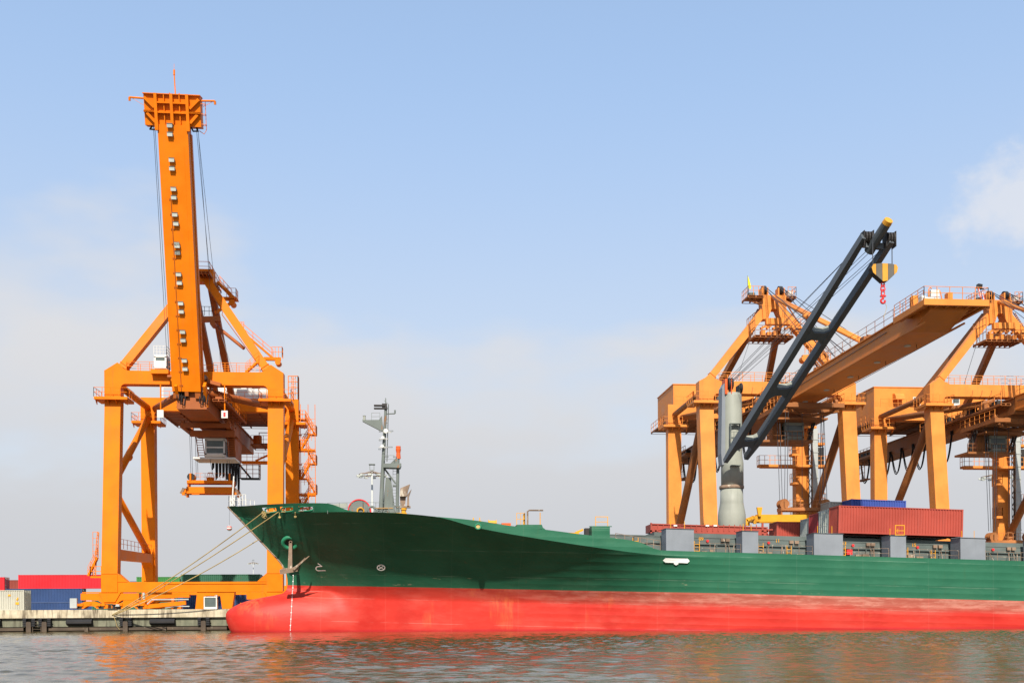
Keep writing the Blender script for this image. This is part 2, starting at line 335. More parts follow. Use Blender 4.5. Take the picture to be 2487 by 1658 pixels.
mb = MB(); mb.box(-34.5, -33.4, QY-0.1, QY+0.6, QZ+0.001, QZ+0.1); r0 = (-33.97, QY-0.02, 2.0)
mb.lathe([(0.17, 0), (0.15, 0.3), (0.2, 0.36), (0.24, 0.42), (0.2, 0.5)], (-33.97, QY+0.45, QZ+0.1), 12)
solo(mb, 'mooring_bollard', M['dark'], (-33.97, QY+0.4, QZ), 'dark bollard on the quay edge where the ropes meet', 'bollard')
# ================================================================ CONTAINERS
def corr_panel(mb, x0, x1, y, z0, z1, face, pitch=0.278, dep=0.065):
    n = int(round((x1-x0)/pitch)); p = (x1-x0)/n; pr = []
    for i in range(n):
        a = x0+i*p; pr += [(a, 0), (a+p*0.36, 0), (a+p*0.5, dep), (a+p*0.86, dep)]
    pr.append((x1, 0))
    if face == 'x': vs = [(y[0]*1.0+y[1]*d, x, z) for z in (z0, z1) for x, d in pr]
    else: vs = [(x, y[0]+y[1]*d, z) for z in (z0, z1) for x, d in pr]
    k = len(pr); mb.add(vs, [(i, i+1, k+i+1, k+i) for i in range(k-1)])
def container(name, label, mat, x0, y0, z0, L=12.19, Wd=2.44, H=2.59, door=None, trim=0.0, group=None, label_marks=None):
    r = thing(name, (x0+L/2, y0+Wd/2, z0), label, 'container', group)
    b = MB(); f = MB(); x1, y1, z1 = x0+L, y0+Wd, z0+H
    corr_panel(b, x0+0.12, x1-0.12, (y0+0.03, 1), z0+0.16, z1-0.08, 'y'); corr_panel(b, x0+0.12, x1-0.12, (y1-0.03, -1), z0+0.16, z1-0.08, 'y')
    for sx, s in ((x0, 1), (x1, -1)):
        if door == ('left' if s == 1 else 'right'): continue
        corr_panel(b, y0+0.12, y1-0.12, (sx+0.03*s, s), z0+0.16, z1-0.08, 'x')
    b.box(x0+0.03, x1-0.03, y0+0.03, y1-0.03, z1-0.06, z1-0.03)
    b.box(x0+0.06, x1-0.06, y0+0.06, y1-0.06, z0+0.10, z0+0.15)
    for xx in (x0, x1-0.16):
        for yy in (y0, y1-0.14): f.box(xx, xx+0.16, yy, yy+0.14, z0+0.13, z1-0.13)
    for xx in (x0-0.005, x1-0.175):
        for yy in (y0-0.005, y1-0.155):
            for zz in (z0, z1-0.125): f.box(xx, xx+0.18, yy, yy+0.16, zz, zz+0.125)
    for yy in (y0+0.01, y1-0.08):
        f.box(x0+0.18, x1-0.18, yy, yy+0.07, z0+0.02, z0+0.16); f.box(x0+0.18, x1-0.18, yy, yy+0.07, z1-0.09, z1-0.01)
    for xx in (x0+0.01, x1-0.08):
        f.box(xx, xx+0.07, y0+0.16, y1-0.16, z0+0.02, z0+0.16); f.box(xx, xx+0.07, y0+0.16, y1-0.16, z1-0.12, z1-0.01)
    b.build('wall_panels', mat, r); f.build('corner_frame', mat, r)
    if door:
        s = -1 if door == 'left' else 1; xe = x0 if door == 'left' else x1
        for k in (0, 1):
            ya = y0+0.15+k*(Wd-0.3)/2; yb = ya+(Wd-0.3)/2-0.02
            d = MB(); xa, xb = sorted((xe-0.06*s, xe-0.015*s)); d.box(xa, xb, ya, yb, z0+0.17, z1-0.13)
            for zz in (z0+0.55, z0+1.2, z0+1.85): d.box(min(xe-0.015*s, xe), max(xe-0.015*s, xe), ya+0.08, yb-0.08, zz, zz+0.3)
            dd = d.build('door', mat, r); g = MB()
            for q in (0.3, 0.75):
                yy = ya+(yb-ya)*q; g.tube((xe+0.035*s, yy, z0+0.1), (xe+0.035*s, yy, z1-0.08), 0.026, 6)
                for zz in (z0+0.3, z0+1.0, z1-0.4): g.box(min(xe, xe+0.07*s), max(xe, xe+0.07*s), yy-0.06, yy+0.06, zz, zz+0.07)
            g.build('locking_bar', M['lamp'], dd)
    if label_marks:
        for i, (fx_, fz_, w_, h_) in enumerate(label_marks):
            g = MB(); xx = x0+L*fx_; g.box(xx, xx+w_, y0-0.012, y0+0.02, z0+H*fz_, z0+H*fz_+h_); g.build('sticker', M['yellow'], r)
    r.rotation_euler = (0, trim, 0); return r
TR = 0.0295
LG = 'containers stacked ashore on the quay'
container('shipping_container', 'bright red long container on top of the blue ones left of the big crane', M['c_bright'], -74.3, 203, 6.80, 14.9, H=2.59, door='right', group=LG)
container('shipping_container', 'blue container right under the bright red one', M['c_blue' if 0 else 'c_navy'], -77.8, 202.4, 4.20, 15.2, H=2.59, door='right', group=LG)
container('shipping_container', 'lowest dark blue container at the foot of the red and blue stack', M['c_navy'], -79.0, 202.0, 1.62, 20, H=2.56, group=LG)
container('shipping_container', 'bright red container cut off by the left edge of the photo', M['c_bright'], -88.6, 202.0, 6.35, 12.19, door='right', group=LG)
container('shipping_container', 'blue container below the bright red one at the left edge', M['c_navy'], -91.0, 202.2, 3.9, 12.19, H=2.4, group=LG)
container('shipping_container', 'dull brown red container glimpsed between the two bright red ones', M['c_brown'], -85.2, 214, 6.2, 12.19, group=LG)
container('shipping_container', 'grey container with its door end to the right at the left edge of the quay', M['c_grey'], -62.0, 138, 2.45, 12.19, H=2.59, door='right', group=LG, label_marks=[(0.84, 0.70, 0.3, 0.22), (0.92, 0.5, 0.22, 0.16), (0.93, 0.55, 0.16, 0.22), (0.915, 0.29, 0.4, 0.3)])
container('shipping_container', 'dark green container seen behind the sill beam of the big crane', M['c_green'], -34.1, 155, 4.98, 11.2, H=2.62, door='right', group=LG)
container('shipping_container', 'mid green container left of the dark green one behind the crane leg', M['c_lime'], -41.9, 161, 4.85, 6.3, H=2.62, door='right', group=LG)
container('shipping_container', 'navy container peeping out right of the dark green one', M['c_navy'], -27.4, 165, 4.98, 6.06, H=2.75, group=LG)
container('shipping_container', 'dark blue container far back between the two left crane legs', M['c_navy'], -48.3, 175, 4.4, 12.19, H=2.85, group=LG)
container('shipping_container', 'navy container under the dark green one behind the wheel trucks', M['c_navy'], -34.6, 155.2, 2.38 if 0 else 2.30, 12.19, H=2.6, group=LG)
container('shipping_container', 'green container under the mid green one behind the wheel trucks', M['c_green'], -47.5, 158, 2.25, 12.19, H=2.5, group=LG)
# ================================================================ HIGH MAST LIGHTS
def high_mast(x, y, ztop, ring, lab):
    r = thing('high_mast_light', (x, y, 1.6), lab, 'light mast', 'tall floodlight masts in the yard')
    p = MB(); p.tube((x, y, 1.6), (x, y, ztop), 0.28, 10, 0.17); p.build('pole', M['polegrey'], r, True)
    g = MB(); n = 20; g.path([(x+ring*math.cos(2*math.pi*i/n), y+ring*math.sin(2*math.pi*i/n), ztop-0.9) for i in range(n)], 0.1, 5, True)
    for i in range(6): a = i*math.pi/3; g.tube((x, y, ztop-0.2), (x+ring*math.cos(a), y+ring*math.sin(a), ztop-0.9), 0.07, 5)
    g.build('carriage_ring', M['rusty'], r)
    g = MB(); g.frame(x-0.45, x+0.45, y-0.4, ztop-0.1, ztop+1.0, 0.1); g.box(x-0.6, x+0.6, y-0.6, y+0.6, ztop+1.0, ztop+1.12); g.build('pulley_head', M['mastgrey'], r)
    for i in range(10):
        a = 2*math.pi*i/10+0.2; g = MB(); c = Vector((x+ring*1.02*math.cos(a), y+ring*1.02*math.sin(a), ztop-1.15))
        g.beam(c-Vector((math.cos(a), math.sin(a), 0.25))*0.35, c+Vector((math.cos(a), math.sin(a), -0.1))*0.45, 0.62, 0.3); g.build('floodlight', M['lamp'], r)
high_mast(-8.75, 205, 29.6, 2.5, 'pale light mast with a ring of floodlights left of the grey ship mast')
high_mast(-92.2, 600, 31.2, 2.8, 'small far light mast low over the dark green container')
high_mast(125.6, 218, 31.6, 3.0, 'light mast behind the ropes of the crane at the right edge')
# ================================================================ CARGO SHIP
YC = 107.0; HB = 12.0
def hermite(tab):
    xs = [p[0] for p in tab]; ys = [p[1] for p in tab]; n = len(xs)
    d = [(ys[i+1]-ys[i])/(xs[i+1]-xs[i]) for i in range(n-1)]; mm = [d[0]]+[0 if d[i-1]*d[i] <= 0 else 2*d[i-1]*d[i]/(d[i-1]+d[i]) for i in range(1, n-1)]+[d[-1]]
    def f(x):
        if x <= xs[0]: return ys[0]
        if x >= xs[-1]: return ys[-1]
        i = max(j for j in range(n-1) if xs[j] <= x); h = xs[i+1]-xs[i]; t = (x-xs[i])/h
        return (2*t**3-3*t*t+1)*ys[i]+(t**3-2*t*t+t)*h*mm[i]+(-2*t**3+3*t*t)*ys[i+1]+(t**3-t*t)*h*mm[i+1]
    return f
stemX = hermite([(-2.6, -17.4), (-1, -18.2), (0.1, -18.71), (1.0, -19.08), (1.68, -19.17), (2.1, -19.0), (2.5, -18.5), (2.8, -17.9), (3.14, -16.99), (3.45, -15.6), (3.65, -14.5), (3.9, -13.5), (4.3, -13.15), (4.9, -13.06), (5.65, -13.14), (6.6, -13.5), (7.3, -14.02), (8.19, -14.85), (9.6, -16.15), (11.4, -17.83), (12.64, -18.97)])
XE = 118.0
def strait(x): return -TR*(x-26)
zk_f = hermite([(-19, 11.6), (-13.5, 11.39), (-6, 11.12), (-2, 10.88), (1.68, 10.5), (5.45, 9.5), (10.59, 8.58), (17.37, 7.57), (20.8, 7.14), (26, 6.75), (34, 6.4)])
zk = lambda x: zk_f(x) if x < 34 else 6.4-TR*(x-34)
zd_f = hermite([(-19, 12.62), (-14, 12.32), (-8.4, 12.0), (-8.1, 11.95), (-6.0, 11.18), (-5.5, 11.11), (-2, 10.9), (1.68, 10.52), (5.0, 10.2), (9.0, 9.62), (11.5, 9.36), (15.8, 8.82), (17.7, 8.62), (20.2, 8.24), (22.2, 7.47), (22.6, 7.44)])
zd = lambda x: max(zd_f(x) if x < 22.5 else 7.44-TR*(x-22.5), zk(x)+0.0)
def smax(a, b, p=5): return (a**p+b**p)**(1/p)
RAT = hermite([(-20, 0.98), (5, 0.98), (10, 0.94), (16, 0.84), (20, 0.62), (24, 0.30), (28, 0.1), (33, 0.02), (36, 0.0)])
def half(x, z):
    x0 = stemX(z)
    if x <= x0: return 0.0
    zp = 3.4-TR*(x+13); u = (z-zp)/max(0.5, zk(x)-zp); u = min(1.0, max(0.0, u))
    bk = HB*(1-(1-min(1, max(0, (x+17.9)/22.5)))**2.3); bw = max(0, bk-max(0, zk(x)-zp)*RAT(x))
    b2 = bw+(bk-bw)*u**1.4
    if z > 4.3: q = min(1, (x-x0)/4.0); b2 *= (1-(1-q)**2)
    b1 = 0
    if z < 4.05:
        w = math.sqrt(max(0, 1-((z-0.5)/3.6)**2)); tt = min(1, (x-x0)/5.5); b1 = 2.35*w*math.sqrt(max(0, 1-(1-tt)**2.2))*max(0.0, 1-max(0, x+9)/12)
    return smax(b1, b2)
def hull_n(p):
    e = 0.05; x, z = p.x, min(p.z, zk(p.x)-0.1); return Vector((-(half(x+e, z)-half(x-e, z))/(2*e), -1, -(half(x, z+e)-half(x, z-e))/(2*e))).normalized()
def hull_at(c, x, y):
    Y = 100.0
    for _ in range(25): p = sight(c, x, y, Y); Y = 0.5*Y+0.5*(YC-half(p.x, min(p.z, zk(p.x))))
    return sight(c, x, y, Y)
ship = thing('cargo_ship', (0, YC, 0), 'large green cargo ship with red underside moored along the quay', 'ship')
def hull_mat():
    mt, t, b = pbsdf('hull_paint'); co = N(t, 'ShaderNodeTexCoord').outputs['Object']
    s = N(t, 'ShaderNodeSeparateXYZ'); t.links.new(co, s.inputs[0])
    zt = math_n(t, 'ADD', s.outputs[2], math_n(t, 'MULTIPLY', s.outputs[0], TR))          # height above keel along the trimmed ship
    nA = tex_noise(t, co, 0.25, 5); nB = tex_noise(t, co, 0.8, 6, 0.65, (0.25, 1, 1)); nC = tex_noise(t, co, 2.2, 6, 0.7, (1, 1, 0.12)); nD = tex_noise(t, co, 1.3, 7, 0.7, (0.3, 1, 1.6))
    g = mix_c(t, mrange(t, nA, 0.3, 0.7), (0.015, 0.093, 0.050), (0.022, 0.116, 0.063))
    g = mix_c(t, math_n(t, 'MULTIPLY', mrange(t, nB, 0.48, 0.75), 0.35), g, (0.055, 0.150, 0.085))
    g = mix_c(t, math_n(t, 'MULTIPLY', mrange(t, nC, 0.58, 0.75), 0.35), g, (0.040, 0.085, 0.035))
    scuff = math_n(t, 'MULTIPLY', mrange(t, nD, 0.635, 0.69), mrange(t, zt, 6.9, 4.6)); g = mix_c(t, math_n(t, 'MULTIPLY', scuff, 0.55), g, (0.26, 0.24, 0.15))
    r = mix_c(t, mrange(t, nA, 0.3, 0.7), (0.41, 0.020, 0.013), (0.50, 0.030, 0.019))
    r = mix_c(t, math_n(t, 'MULTIPLY', mrange(t, nB, 0.42, 0.75), 0.45), r, (0.56, 0.075, 0.052))
    bandw = mrange(t, math_n(t, 'ADD', zt, math_n(t, 'MULTIPLY', math_n(t, 'SUBTRACT', nB, 0.5), 0.9)), 2.75, 3.7)
    along = mrange(t, s.outputs[0], -6, 30, 0.10, 0.9)
    chalk = mix_c(t, mrange(t, nD, 0.42, 0.62), (0.30, 0.085, 0.058), (0.40, 0.17, 0.125)); chalk = mix_c(t, mrange(t, nD, 0.66, 0.74), chalk, (0.16, 0.05, 0.04))
    r = mix_c(t, math_n(t, 'MULTIPLY', bandw, along), r, chalk)
    nE = tex_noise(t, co, 0.16, 3); orange = math_n(t, 'MULTIPLY', mrange(t, nE, 0.60, 0.7), mrange(t, nC, 0.4, 0.6)); r = mix_c(t, math_n(t, 'MULTIPLY', orange, 0.35), r, (0.62, 0.16, 0.05))
    wet = mrange(t, math_n(t, 'ADD', s.outputs[2], math_n(t, 'MULTIPLY', math_n(t, 'SUBTRACT', nD, 0.5), 0.25)), 0.30, 0.05); r = mix_c(t, math_n(t, 'MULTIPLY', wet, 0.7), r, (0.34, 0.012, 0.018))
    run = math_n(t, 'MULTIPLY', mrange(t, tex_noise(t, co, 1.5, 3, 0.6, (1, 1, 0.05)), 0.66, 0.72), math_n(t, 'MULTIPLY', mrange(t, nB, 0.40, 0.62), mrange(t, zt, 4.2, 5.6))); g = mix_c(t, math_n(t, 'MULTIPLY', run, 0.42), g, (0.13, 0.085, 0.04))
    butt = math_n(t, 'ABSOLUTE', math_n(t, 'SUBTRACT', math_n(t, 'FRACT', math_n(t, 'MULTIPLY', s.outputs[0], 1/6.4)), 0.5)); bt = math_n(t, 'MULTIPLY', mrange(t, butt, 0.010, 0.003), 0.13); g = mix_c(t, bt, g, (0.10, 0.17, 0.12)); r = mix_c(t, bt, r, (0.62, 0.12, 0.09))
    edge = math_n(t, 'GREATER_THAN', math_n(t, 'ADD', zt, math_n(t, 'MULTIPLY', math_n(t, 'SUBTRACT', nD, 0.5), 0.05)), 4.30)
    c = mix_c(t, edge, r, g)
    # weld seams of the strakes
    seam = math_n(t, 'ABSOLUTE', math_n(t, 'SUBTRACT', math_n(t, 'FRACT', math_n(t, 'MULTIPLY', math_n(t, 'ADD', zt, 0.35), 1/2.3)), 0.5))
    sm = math_n(t, 'MULTIPLY', mrange(t, seam, 0.016, 0.004), mrange(t, nB, 0.44, 0.62)); c = mix_c(t, math_n(t, 'MULTIPLY', sm, 0.20), c, (0.36, 0.40, 0.34))
    t.links.new(c, b.inputs['Base Color']); b.inputs['Roughness'].default_value = 0.5
    b.inputs['Specular IOR Level'].default_value = 0.2
    frz = math_n(t, 'FRACT', math_n(t, 'MULTIPLY', math_n(t, 'ADD', zt, math_n(t, 'MULTIPLY', nA, 0.12)), 1/0.70)); pl = math_n(t, 'POWER', math_n(t, 'ABSOLUTE', math_n(t, 'SUBTRACT', math_n(t, 'MULTIPLY', frz, 2.0), 1.0)), 1.6)      # plating sunk between the longitudinals
    nF = tex_noise(t, co, 0.45, 3, 0.5, (0.6, 1, 1.4))
    hgt = math_n(t, 'ADD', math_n(t, 'MULTIPLY', math_n(t, 'MULTIPLY', pl, mrange(t, s.outputs[0], 2, 24)), 0.34), nF)
    bp = N(t, 'ShaderNodeBump'); bp.inputs['Strength'].default_value = 0.6; bp.inputs['Distance'].default_value = 0.11; t.links.new(hgt, bp.inputs['Height']); t.links.new(bp.outputs[0], b.inputs['Normal'])
    return mt
M['hull'] = hull_mat()
M['hullmark'] = paint('white_hull_marks', (0.98, 0.98, 0.92), 0.6, 0.04, (0.2, 0.3, 0.2), 0.72, streak=False)
def grid_faces(nr, nc, skip=()): return [(i*nc+j, i*nc+j+1, (i+1)*nc+j+1, (i+1)*nc+j) for i in range(nr-1) for j in range(nc-1) if (i, j) not in skip]
def build_hull():
    zl = list(np.linspace(-2.5, 1.5, 9))+list(np.linspace(1.75, 4.5, 26))+list(np.linspace(4.8, 11.5, 30))
    vv = [(z+2.5)/14.0 for z in zl]; vv[-1] = 1.0
    ss = np.linspace(0, 1, 110); mb = MB()
    for side in (-1, 1):
        vs = []
        for v in vv:
            for s in ss:
                z = -2.5+v*14
                for _ in range(12):
                    x = stemX(z); x = x+(XE-x)*s**2.3; z = -2.5+(zk(x)+2.5)*v
                vs.append((x, YC+side*half(x, z), z))
        mb.add(vs, grid_faces(len(vv), len(ss)))
    h = mb.build('hull', M['hull'], ship, True)
    return h
hull = build_hull()
# bulwark and deck strake above the knuckle, with the mooring openings left out
OPEN = [(hull_at('E', a, 222).x, hull_at('E', b, 222).x) for a, b in ((565, 683), (722, 838), (888, 1026))]
def build_strake():
    mb = MB(); x0 = stemX(11.55); cols = [x0+0.001]
    cols += [x for o in OPEN for x in o]+[-8.15, -6.0]
    base = list(np.linspace(x0+0.35, -9, 16))+list(np.linspace(-8.9, 24, 60))+list(np.linspace(26, XE, 40))
    cols = sorted(cols+[b for b in base if min(abs(b-c) for c in cols) > 0.12 and not any(o[0] < b < o[1] for o in OPEN)])
    frac = (0, 0.18, 0.70, 1.0)
    skip = set()
    for j in range(len(cols)-1):
        if any(abs(cols[j]-o[0]) < 1e-6 for o in OPEN): skip.add((1, j))
    for side in (-1, 1):
        vs = []
        for q in frac:
            for x in cols:
                z = zk(x)+(zd(x)-zk(x))*q; xx = x
                if x < -9: w = max(0, (-9-x)/9); xx = x+(stemX(z)-stemX(zk(x)))*w**2*1.02
                bb = half(x, zk(x)) + 0.62*(z-zk(x))*max(0, min(1, (-4.5-x)/6))
                if x == cols[0]: bb = 0; xx = stemX(z)
                vs.append((xx, YC+side*bb, z))
        mb.add(vs, grid_faces(4, len(cols), skip if side < 0 else ()))
    # decks: forecastle deck inside the bulwark, weather deck aft of it
    for k, x in enumerate(cols):
        pass
    d = MB(); vs = []
    for x in cols:
        z = (zk(x) if x < 1.7 else zd(x))-0.02; b = max(0, half(x, zk(x))-0.03); vs += [(x, YC-b, z), (x, YC+b, z)]
    d.add(vs, [(2*i, 2*i+1, 2*i+3, 2*i+2) for i in range(len(cols)-1)])
    d.build('deck', M['greygreen'], ship)
    xx = XE; b = half(XE, 0); t = MB(); t.add([(xx, YC-b, -2.5), (xx, YC+b, -2.5), (xx, YC+b, zd(xx)), (xx, YC-b, zd(xx))], [(0, 1, 2, 3)]); t.build('transom', M['hull'], ship)
    return mb.build('bulwark', M['hull'], ship, True)
strake = build_strake()
for q, o in enumerate(OPEN):       # rolled rim round every opening, and rollers inside
    xa, xb = o; xm = (xa+xb)/2; z0, z1 = zk(xm)+0.18*(zd(xm)-zk(xm)), zk(xm)+0.70*(zd(xm)-zk(xm))
    ring = []
    for i in range(24):
        a = 2*math.pi*i/24; ux = max(-1, min(1, 1.18*math.cos(a))); uz = max(-1, min(1, 1.18*math.sin(a)))
        x = xm+ux*(xb-xa)/2*0.99; z = (z0+z1)/2+uz*(z1-z0)/2; ring.append((x, YC-half(x, zk(x))-0.06, z))
    mb = MB(); mb.path(ring, 0.075, 6, True); f = mb.build('fairlead', M['greenpaint'], ship, True)
    g = MB()
    for w in (0.24, 0.72):
        x = xa+(xb-xa)*w; y = YC-half(x, zk(x)); g.tube((x, y+0.12, z0), (x, y+0.12, z1), 0.06, 8)
    g.box(xa, xb, YC-half(xm, zk(xm))+0.05, YC-half(xm, zk(xm))+0.3, z0-0.03, z0+0.03)
    g.build('roller', M['rope'] if q < 2 else M['rusty'], f)
# thin tan tube, drawn for the orange light reflected on the rounded stem
mb = MB(); mb.path([(stemX(z)-0.02, YC, z) for z in np.linspace(6.2, 12.55, 16)], 0.10, 6); mb.build('stem_highlight', M['rusty'], ship, True)
# ---- painted marks laid on the plating
def mark(pts_c, c, w, closed=False):
    P = [hull_at(c, x, y) for x, y in pts_c]; mb = MB()
    n = len(P); nb = [Vector((0, -1, 0))]*n
    for i in range(n if closed else n-1):
        a, b = P[i], P[(i+1) % n]; d = (b-a).normalized(); nn = hull_n(a); s = d.cross(nn).normalized()*w/2; o = nn*0.07
        a2, b2 = a-d*w*0.3, b+d*w*0.3
        mb.add([a2-s+o, b2-s+o, b2+s+o, a2+s+o], [(0, 1, 2, 3)])
    return mb
arc = [(1108, 757), (1085, 759)]+[(1072+22*math.cos(a), 779+20*math.sin(a)) for a in np.linspace(-1.9, -4.6, 9)]+[(1085, 799), (1140, 797)]
mk = mark([(1070, 732), (1090, 745), (1108, 757)], 'E', 0.105); m2 = mark(arc, 'E', 0.105); mk.add(m2.v, m2.f); mk.build('bulb_mark', M['hullmark'], ship)
el = [(1670+36*math.cos(a), 770+26*math.sin(a)) for a in np.linspace(0, 6.283, 25)[:-1]]
mk = mark(el, 'E', 0.10, True)
for a in (0.72, 2.42): m2 = mark([(1670+35*math.cos(a), 770+25*math.sin(a)), (1670, 770), (1670-35*math.cos(a), 770-25*math.sin(a))], 'E', 0.09); mk.add(m2.v, m2.f)
mk.build('thruster_mark', M['hullmark'], ship)
P = [hull_at('G', x, y)+Vector((0, -0.10, -0.06)) for x, y in ((2047, 533), (2068, 514), (2135, 516), (2200, 517), (2250, 518), (2266, 538), (2248, 556), (2200, 553.5), (2135, 552), (2068, 550))]
tb = [hull_at('G', x, y)+Vector((0, -0.10, -0.06)) for x, y in ((2135, 553), (2175, 554), (2173, 563), (2155, 573), (2138, 563))]
mk = MB(); cc = sum(P, Vector())/len(P); mk.add(P+[cc], [(i, (i+1) % 10, 10) for i in range(10)]); cc = sum(tb, Vector())/5; mk.add(tb+[cc], [(i, (i+1) % 5, 5) for i in range(5)])
mk.build('tug_push_mark', M['hullmark'], ship)
mk = MB(); 
for i in range(46):
    y = 846+(1382-846)*i/45; x = 835+(807-835)*((y-846)/536)**1.2 + (-3 if y > 1000 else 0)
    p = hull_at('E', x, y)
    if p.z < 0.1: continue
    p = p+hull_n(p)*0.03; w = 0.03 if i % 5 else 0.075; mk.add([p+Vector((-w, -0.05, -0.038)), p+Vector((w*0.6, -0.05, -0.038)), p+Vector((w*0.6, -0.05, 0.038)), p+Vector((-w, -0.05, 0.038))], [(0, 1, 2, 3)])
mk.build('draught_marks', M['hullmark'], ship)
# ---- hawse pipe and anchor
hp = hull_at('E', 803, 535); mb = MB(); axis = Vector((0.0, -0.86, -0.5)).normalized(); a1 = Vector((1, 0, 0)); b1 = axis.cross(a1).normalized()
ring = [hp+axis*0.12+(a1*math.cos(t)*0.68+b1*math.sin(t)*0.60) for t in np.linspace(0, 2*math.pi, 25)[:-1]]
mb.path(ring, 0.21, 8, True); hw = mb.build('hawse_pipe', M['greenpaint'], ship, True)
g = MB(); g.lathe([(0.56, 0.1), (0.55, -0.02), (0.5, -0.05)], (0, 0, 0), 20, 'y')
qm = Vector((0, 1, 0)).rotation_difference(-axis).to_matrix(); g.v = [hp+axis*0.03+qm@v for v in g.v]; g.build('pipe_mouth', M['dark'], hw)
ac = hull_at('E', 803, 800); top = hp+axis*0.35+Vector((0.08, -0.05, 0.05)); crown = Vector((top.x-0.02, top.y-0.28, sight('E', 803, 790, top.y-0.28).z))
anc = thing('ship_anchor', tuple(crown), 'rusty anchor hanging from the green hawse pipe on the dark bow', 'anchor')
g = MB(); g.beam(top, crown, 0.30, 0.26, (1, 0, 0), 0.42, 0.34); g.path([top+Vector((0.13*math.cos(t), 0, 0.12*math.sin(t)+0.12)) for t in np.linspace(0, 6.283, 13)[:-1]], 0.05, 6, True); g.build('shank', M['rusty'], anc)
g = MB(); u = Vector((0.96, -0.1, 0.12)).normalized(); g.beam(crown-u*0.95+Vector((0, 0, -0.12)), crown+u*0.75+Vector((0, 0, -0.05)), 0.75, 0.42, (0, 1, 0.2), 0.6, 0.4)
g.build('crown', M['rusty'], anc)
for sgn, dx, dz in ((-1, 1.55, 1.25), (1, 1.05, 1.15)):
    g = MB(); b0 = crown+Vector((0.35, 0.34*sgn, 0)); tip = b0+Vector((dx, 0.25*sgn-0.1, dz)); g.beam(b0, tip, 0.42, 0.2, (0, 1, 0.3), 0.07, 0.06); g.beam(b0+(tip-b0)*0.35, b0+(tip-b0)*0.8, 0.5, 0.1, (0, 1, 0.3), 0.12, 0.06); g.build('fluke', M['rusty'], anc)
# ---- small gear on the bulwark: two pedestal rollers hanging ropes' ends
for x, y0, y1 in ((703, 255, 300), (852, 250, 295)):
    p, q = hull_at('E', x, y0), hull_at('E', x+3, y1); g = MB(); g.tube(p+Vector((0, -0.12, 0)), q+Vector((0, -0.2, 0)), 0.05, 6); g.lathe([(0.10, -0.08), (0.14, 0), (0.10, 0.1)], q+Vector((0, -0.2, 0)), 10); g.build('rope_stopper', M['rope'], ship)
# ---- bow rail and jackstaff
g = MB()
for sgn in (-1, 1): g.rail([(-18.8, YC, 12.6), (-17.8, YC+sgn*1.6, 12.5), (-16.7, YC+sgn*2.8, 12.42)], 1.05, 0.5, 0.03, 2)
g.tube((-18.5, YC, 12.6), (-18.3, YC, 15.6), 0.07, 6); g.box(-18.65, -18.15, YC-0.3, YC+0.3, 12.6, 13.4)
g.build('bow_rail', M['white'], ship)
# ---- windlass and forecastle gear (seen over the deck edge aft of the bulwark)
def disc(mb, c, r0, r1, y0, y1, n=28): mb.lathe([(r1, y0), (r1, y1)] if r0 == 0 else [(r0, y0), (r1, y0), (r1, y1), (r0, y1)], c, n, 'y')
wl = MB(); c = (-5.5, 100.4, 11.55); wl.lathe([(0.98, -0.1), (0.98, 0.9)], c, 30, 'y'); wl.box(-6.0, -5.0, 100.6, 101.4, 10.9, 11.6); w = wl.build('windlass', M['mastgrey'], ship)
g = MB(); g.lathe([(0.99, -0.16), (1.10, -0.16), (1.10, 0.0), (0.99, 0.0)], c, 30, 'y', False); g.lathe([(0.99, 0.85), (1.10, 0.85), (1.10, 1.0), (0.99, 1.0)], c, 30, 'y', False); g.build('brake_band', M['redpaint'], w)
g = MB(); g.path([(-5.38+0.30*math.cos(t), 100.15, 11.5+0.30*math.sin(t)) for t in np.linspace(0, 6.283, 19)[:-1]], 0.08, 6, True); g.build('warping_ring', M['yellow'], w)
g = MB(); g.lathe([(0.2, 0), (0.2, 0.5)], (-6.75, 100.3, 11.4), 12, 'y'); g.build('gear_cover', M['greenpaint'], w)
for i, (xx, rr, ht) in enumerate(((-4.3, 0.34, 11.62), (-3.6, 0.2, 11.45), (-2.95, 0.2, 11.45))):
    g = MB(); g.path([(xx+rr*math.cos(t), 99.6, ht-0.1+rr*math.sin(t)) for t in np.linspace(0, 6.283, 19)[:-1]], 0.11, 6, True); g.box(xx-rr, xx+rr, 99.6, 99.9, 11.0, 11.2); g.build('roller_fairlead', M['mastgrey'], ship, True)
g = MB(); g.box(-4.0, -2.3, 99.4, 99.9, 11.66, 11.74); g.box(-4.8, -1.0, 98.2, 98.4, 10.95, 11.16); g.build('deck_edge_bar', M['yellow'], ship)
for xx in (-2.2, -1.75): 
    g = MB(); g.frame(-2.25, -1.65, 99.3, 11.0, 11.95, 0.1, 0.5); 
g.build('vent_trunk', M['mastgrey'], ship)
g = MB(); g.lathe([(0.22, 0), (0.22, 0.5), (0.3, 0.52), (0.3, 0.68)], (-1.3, 99.3, 11.0), 12); g.build('bollard_post', M['yellow'], ship)
g = MB(); g.rail([(-8.3, 98.3, 11.05), (-5, 97.6, 11.05), (-1.5, 97.2, 10.95)], 1.0, 1.3, 0.025); g.build('deck_rail', M['mastgrey'], ship)
g = MB(); g.beam((-9.5, 103, 12.05), (-6.8, 103, 12.3), 0.4, 0.45); g.build('covered_boat_boom', M['cream'], ship)
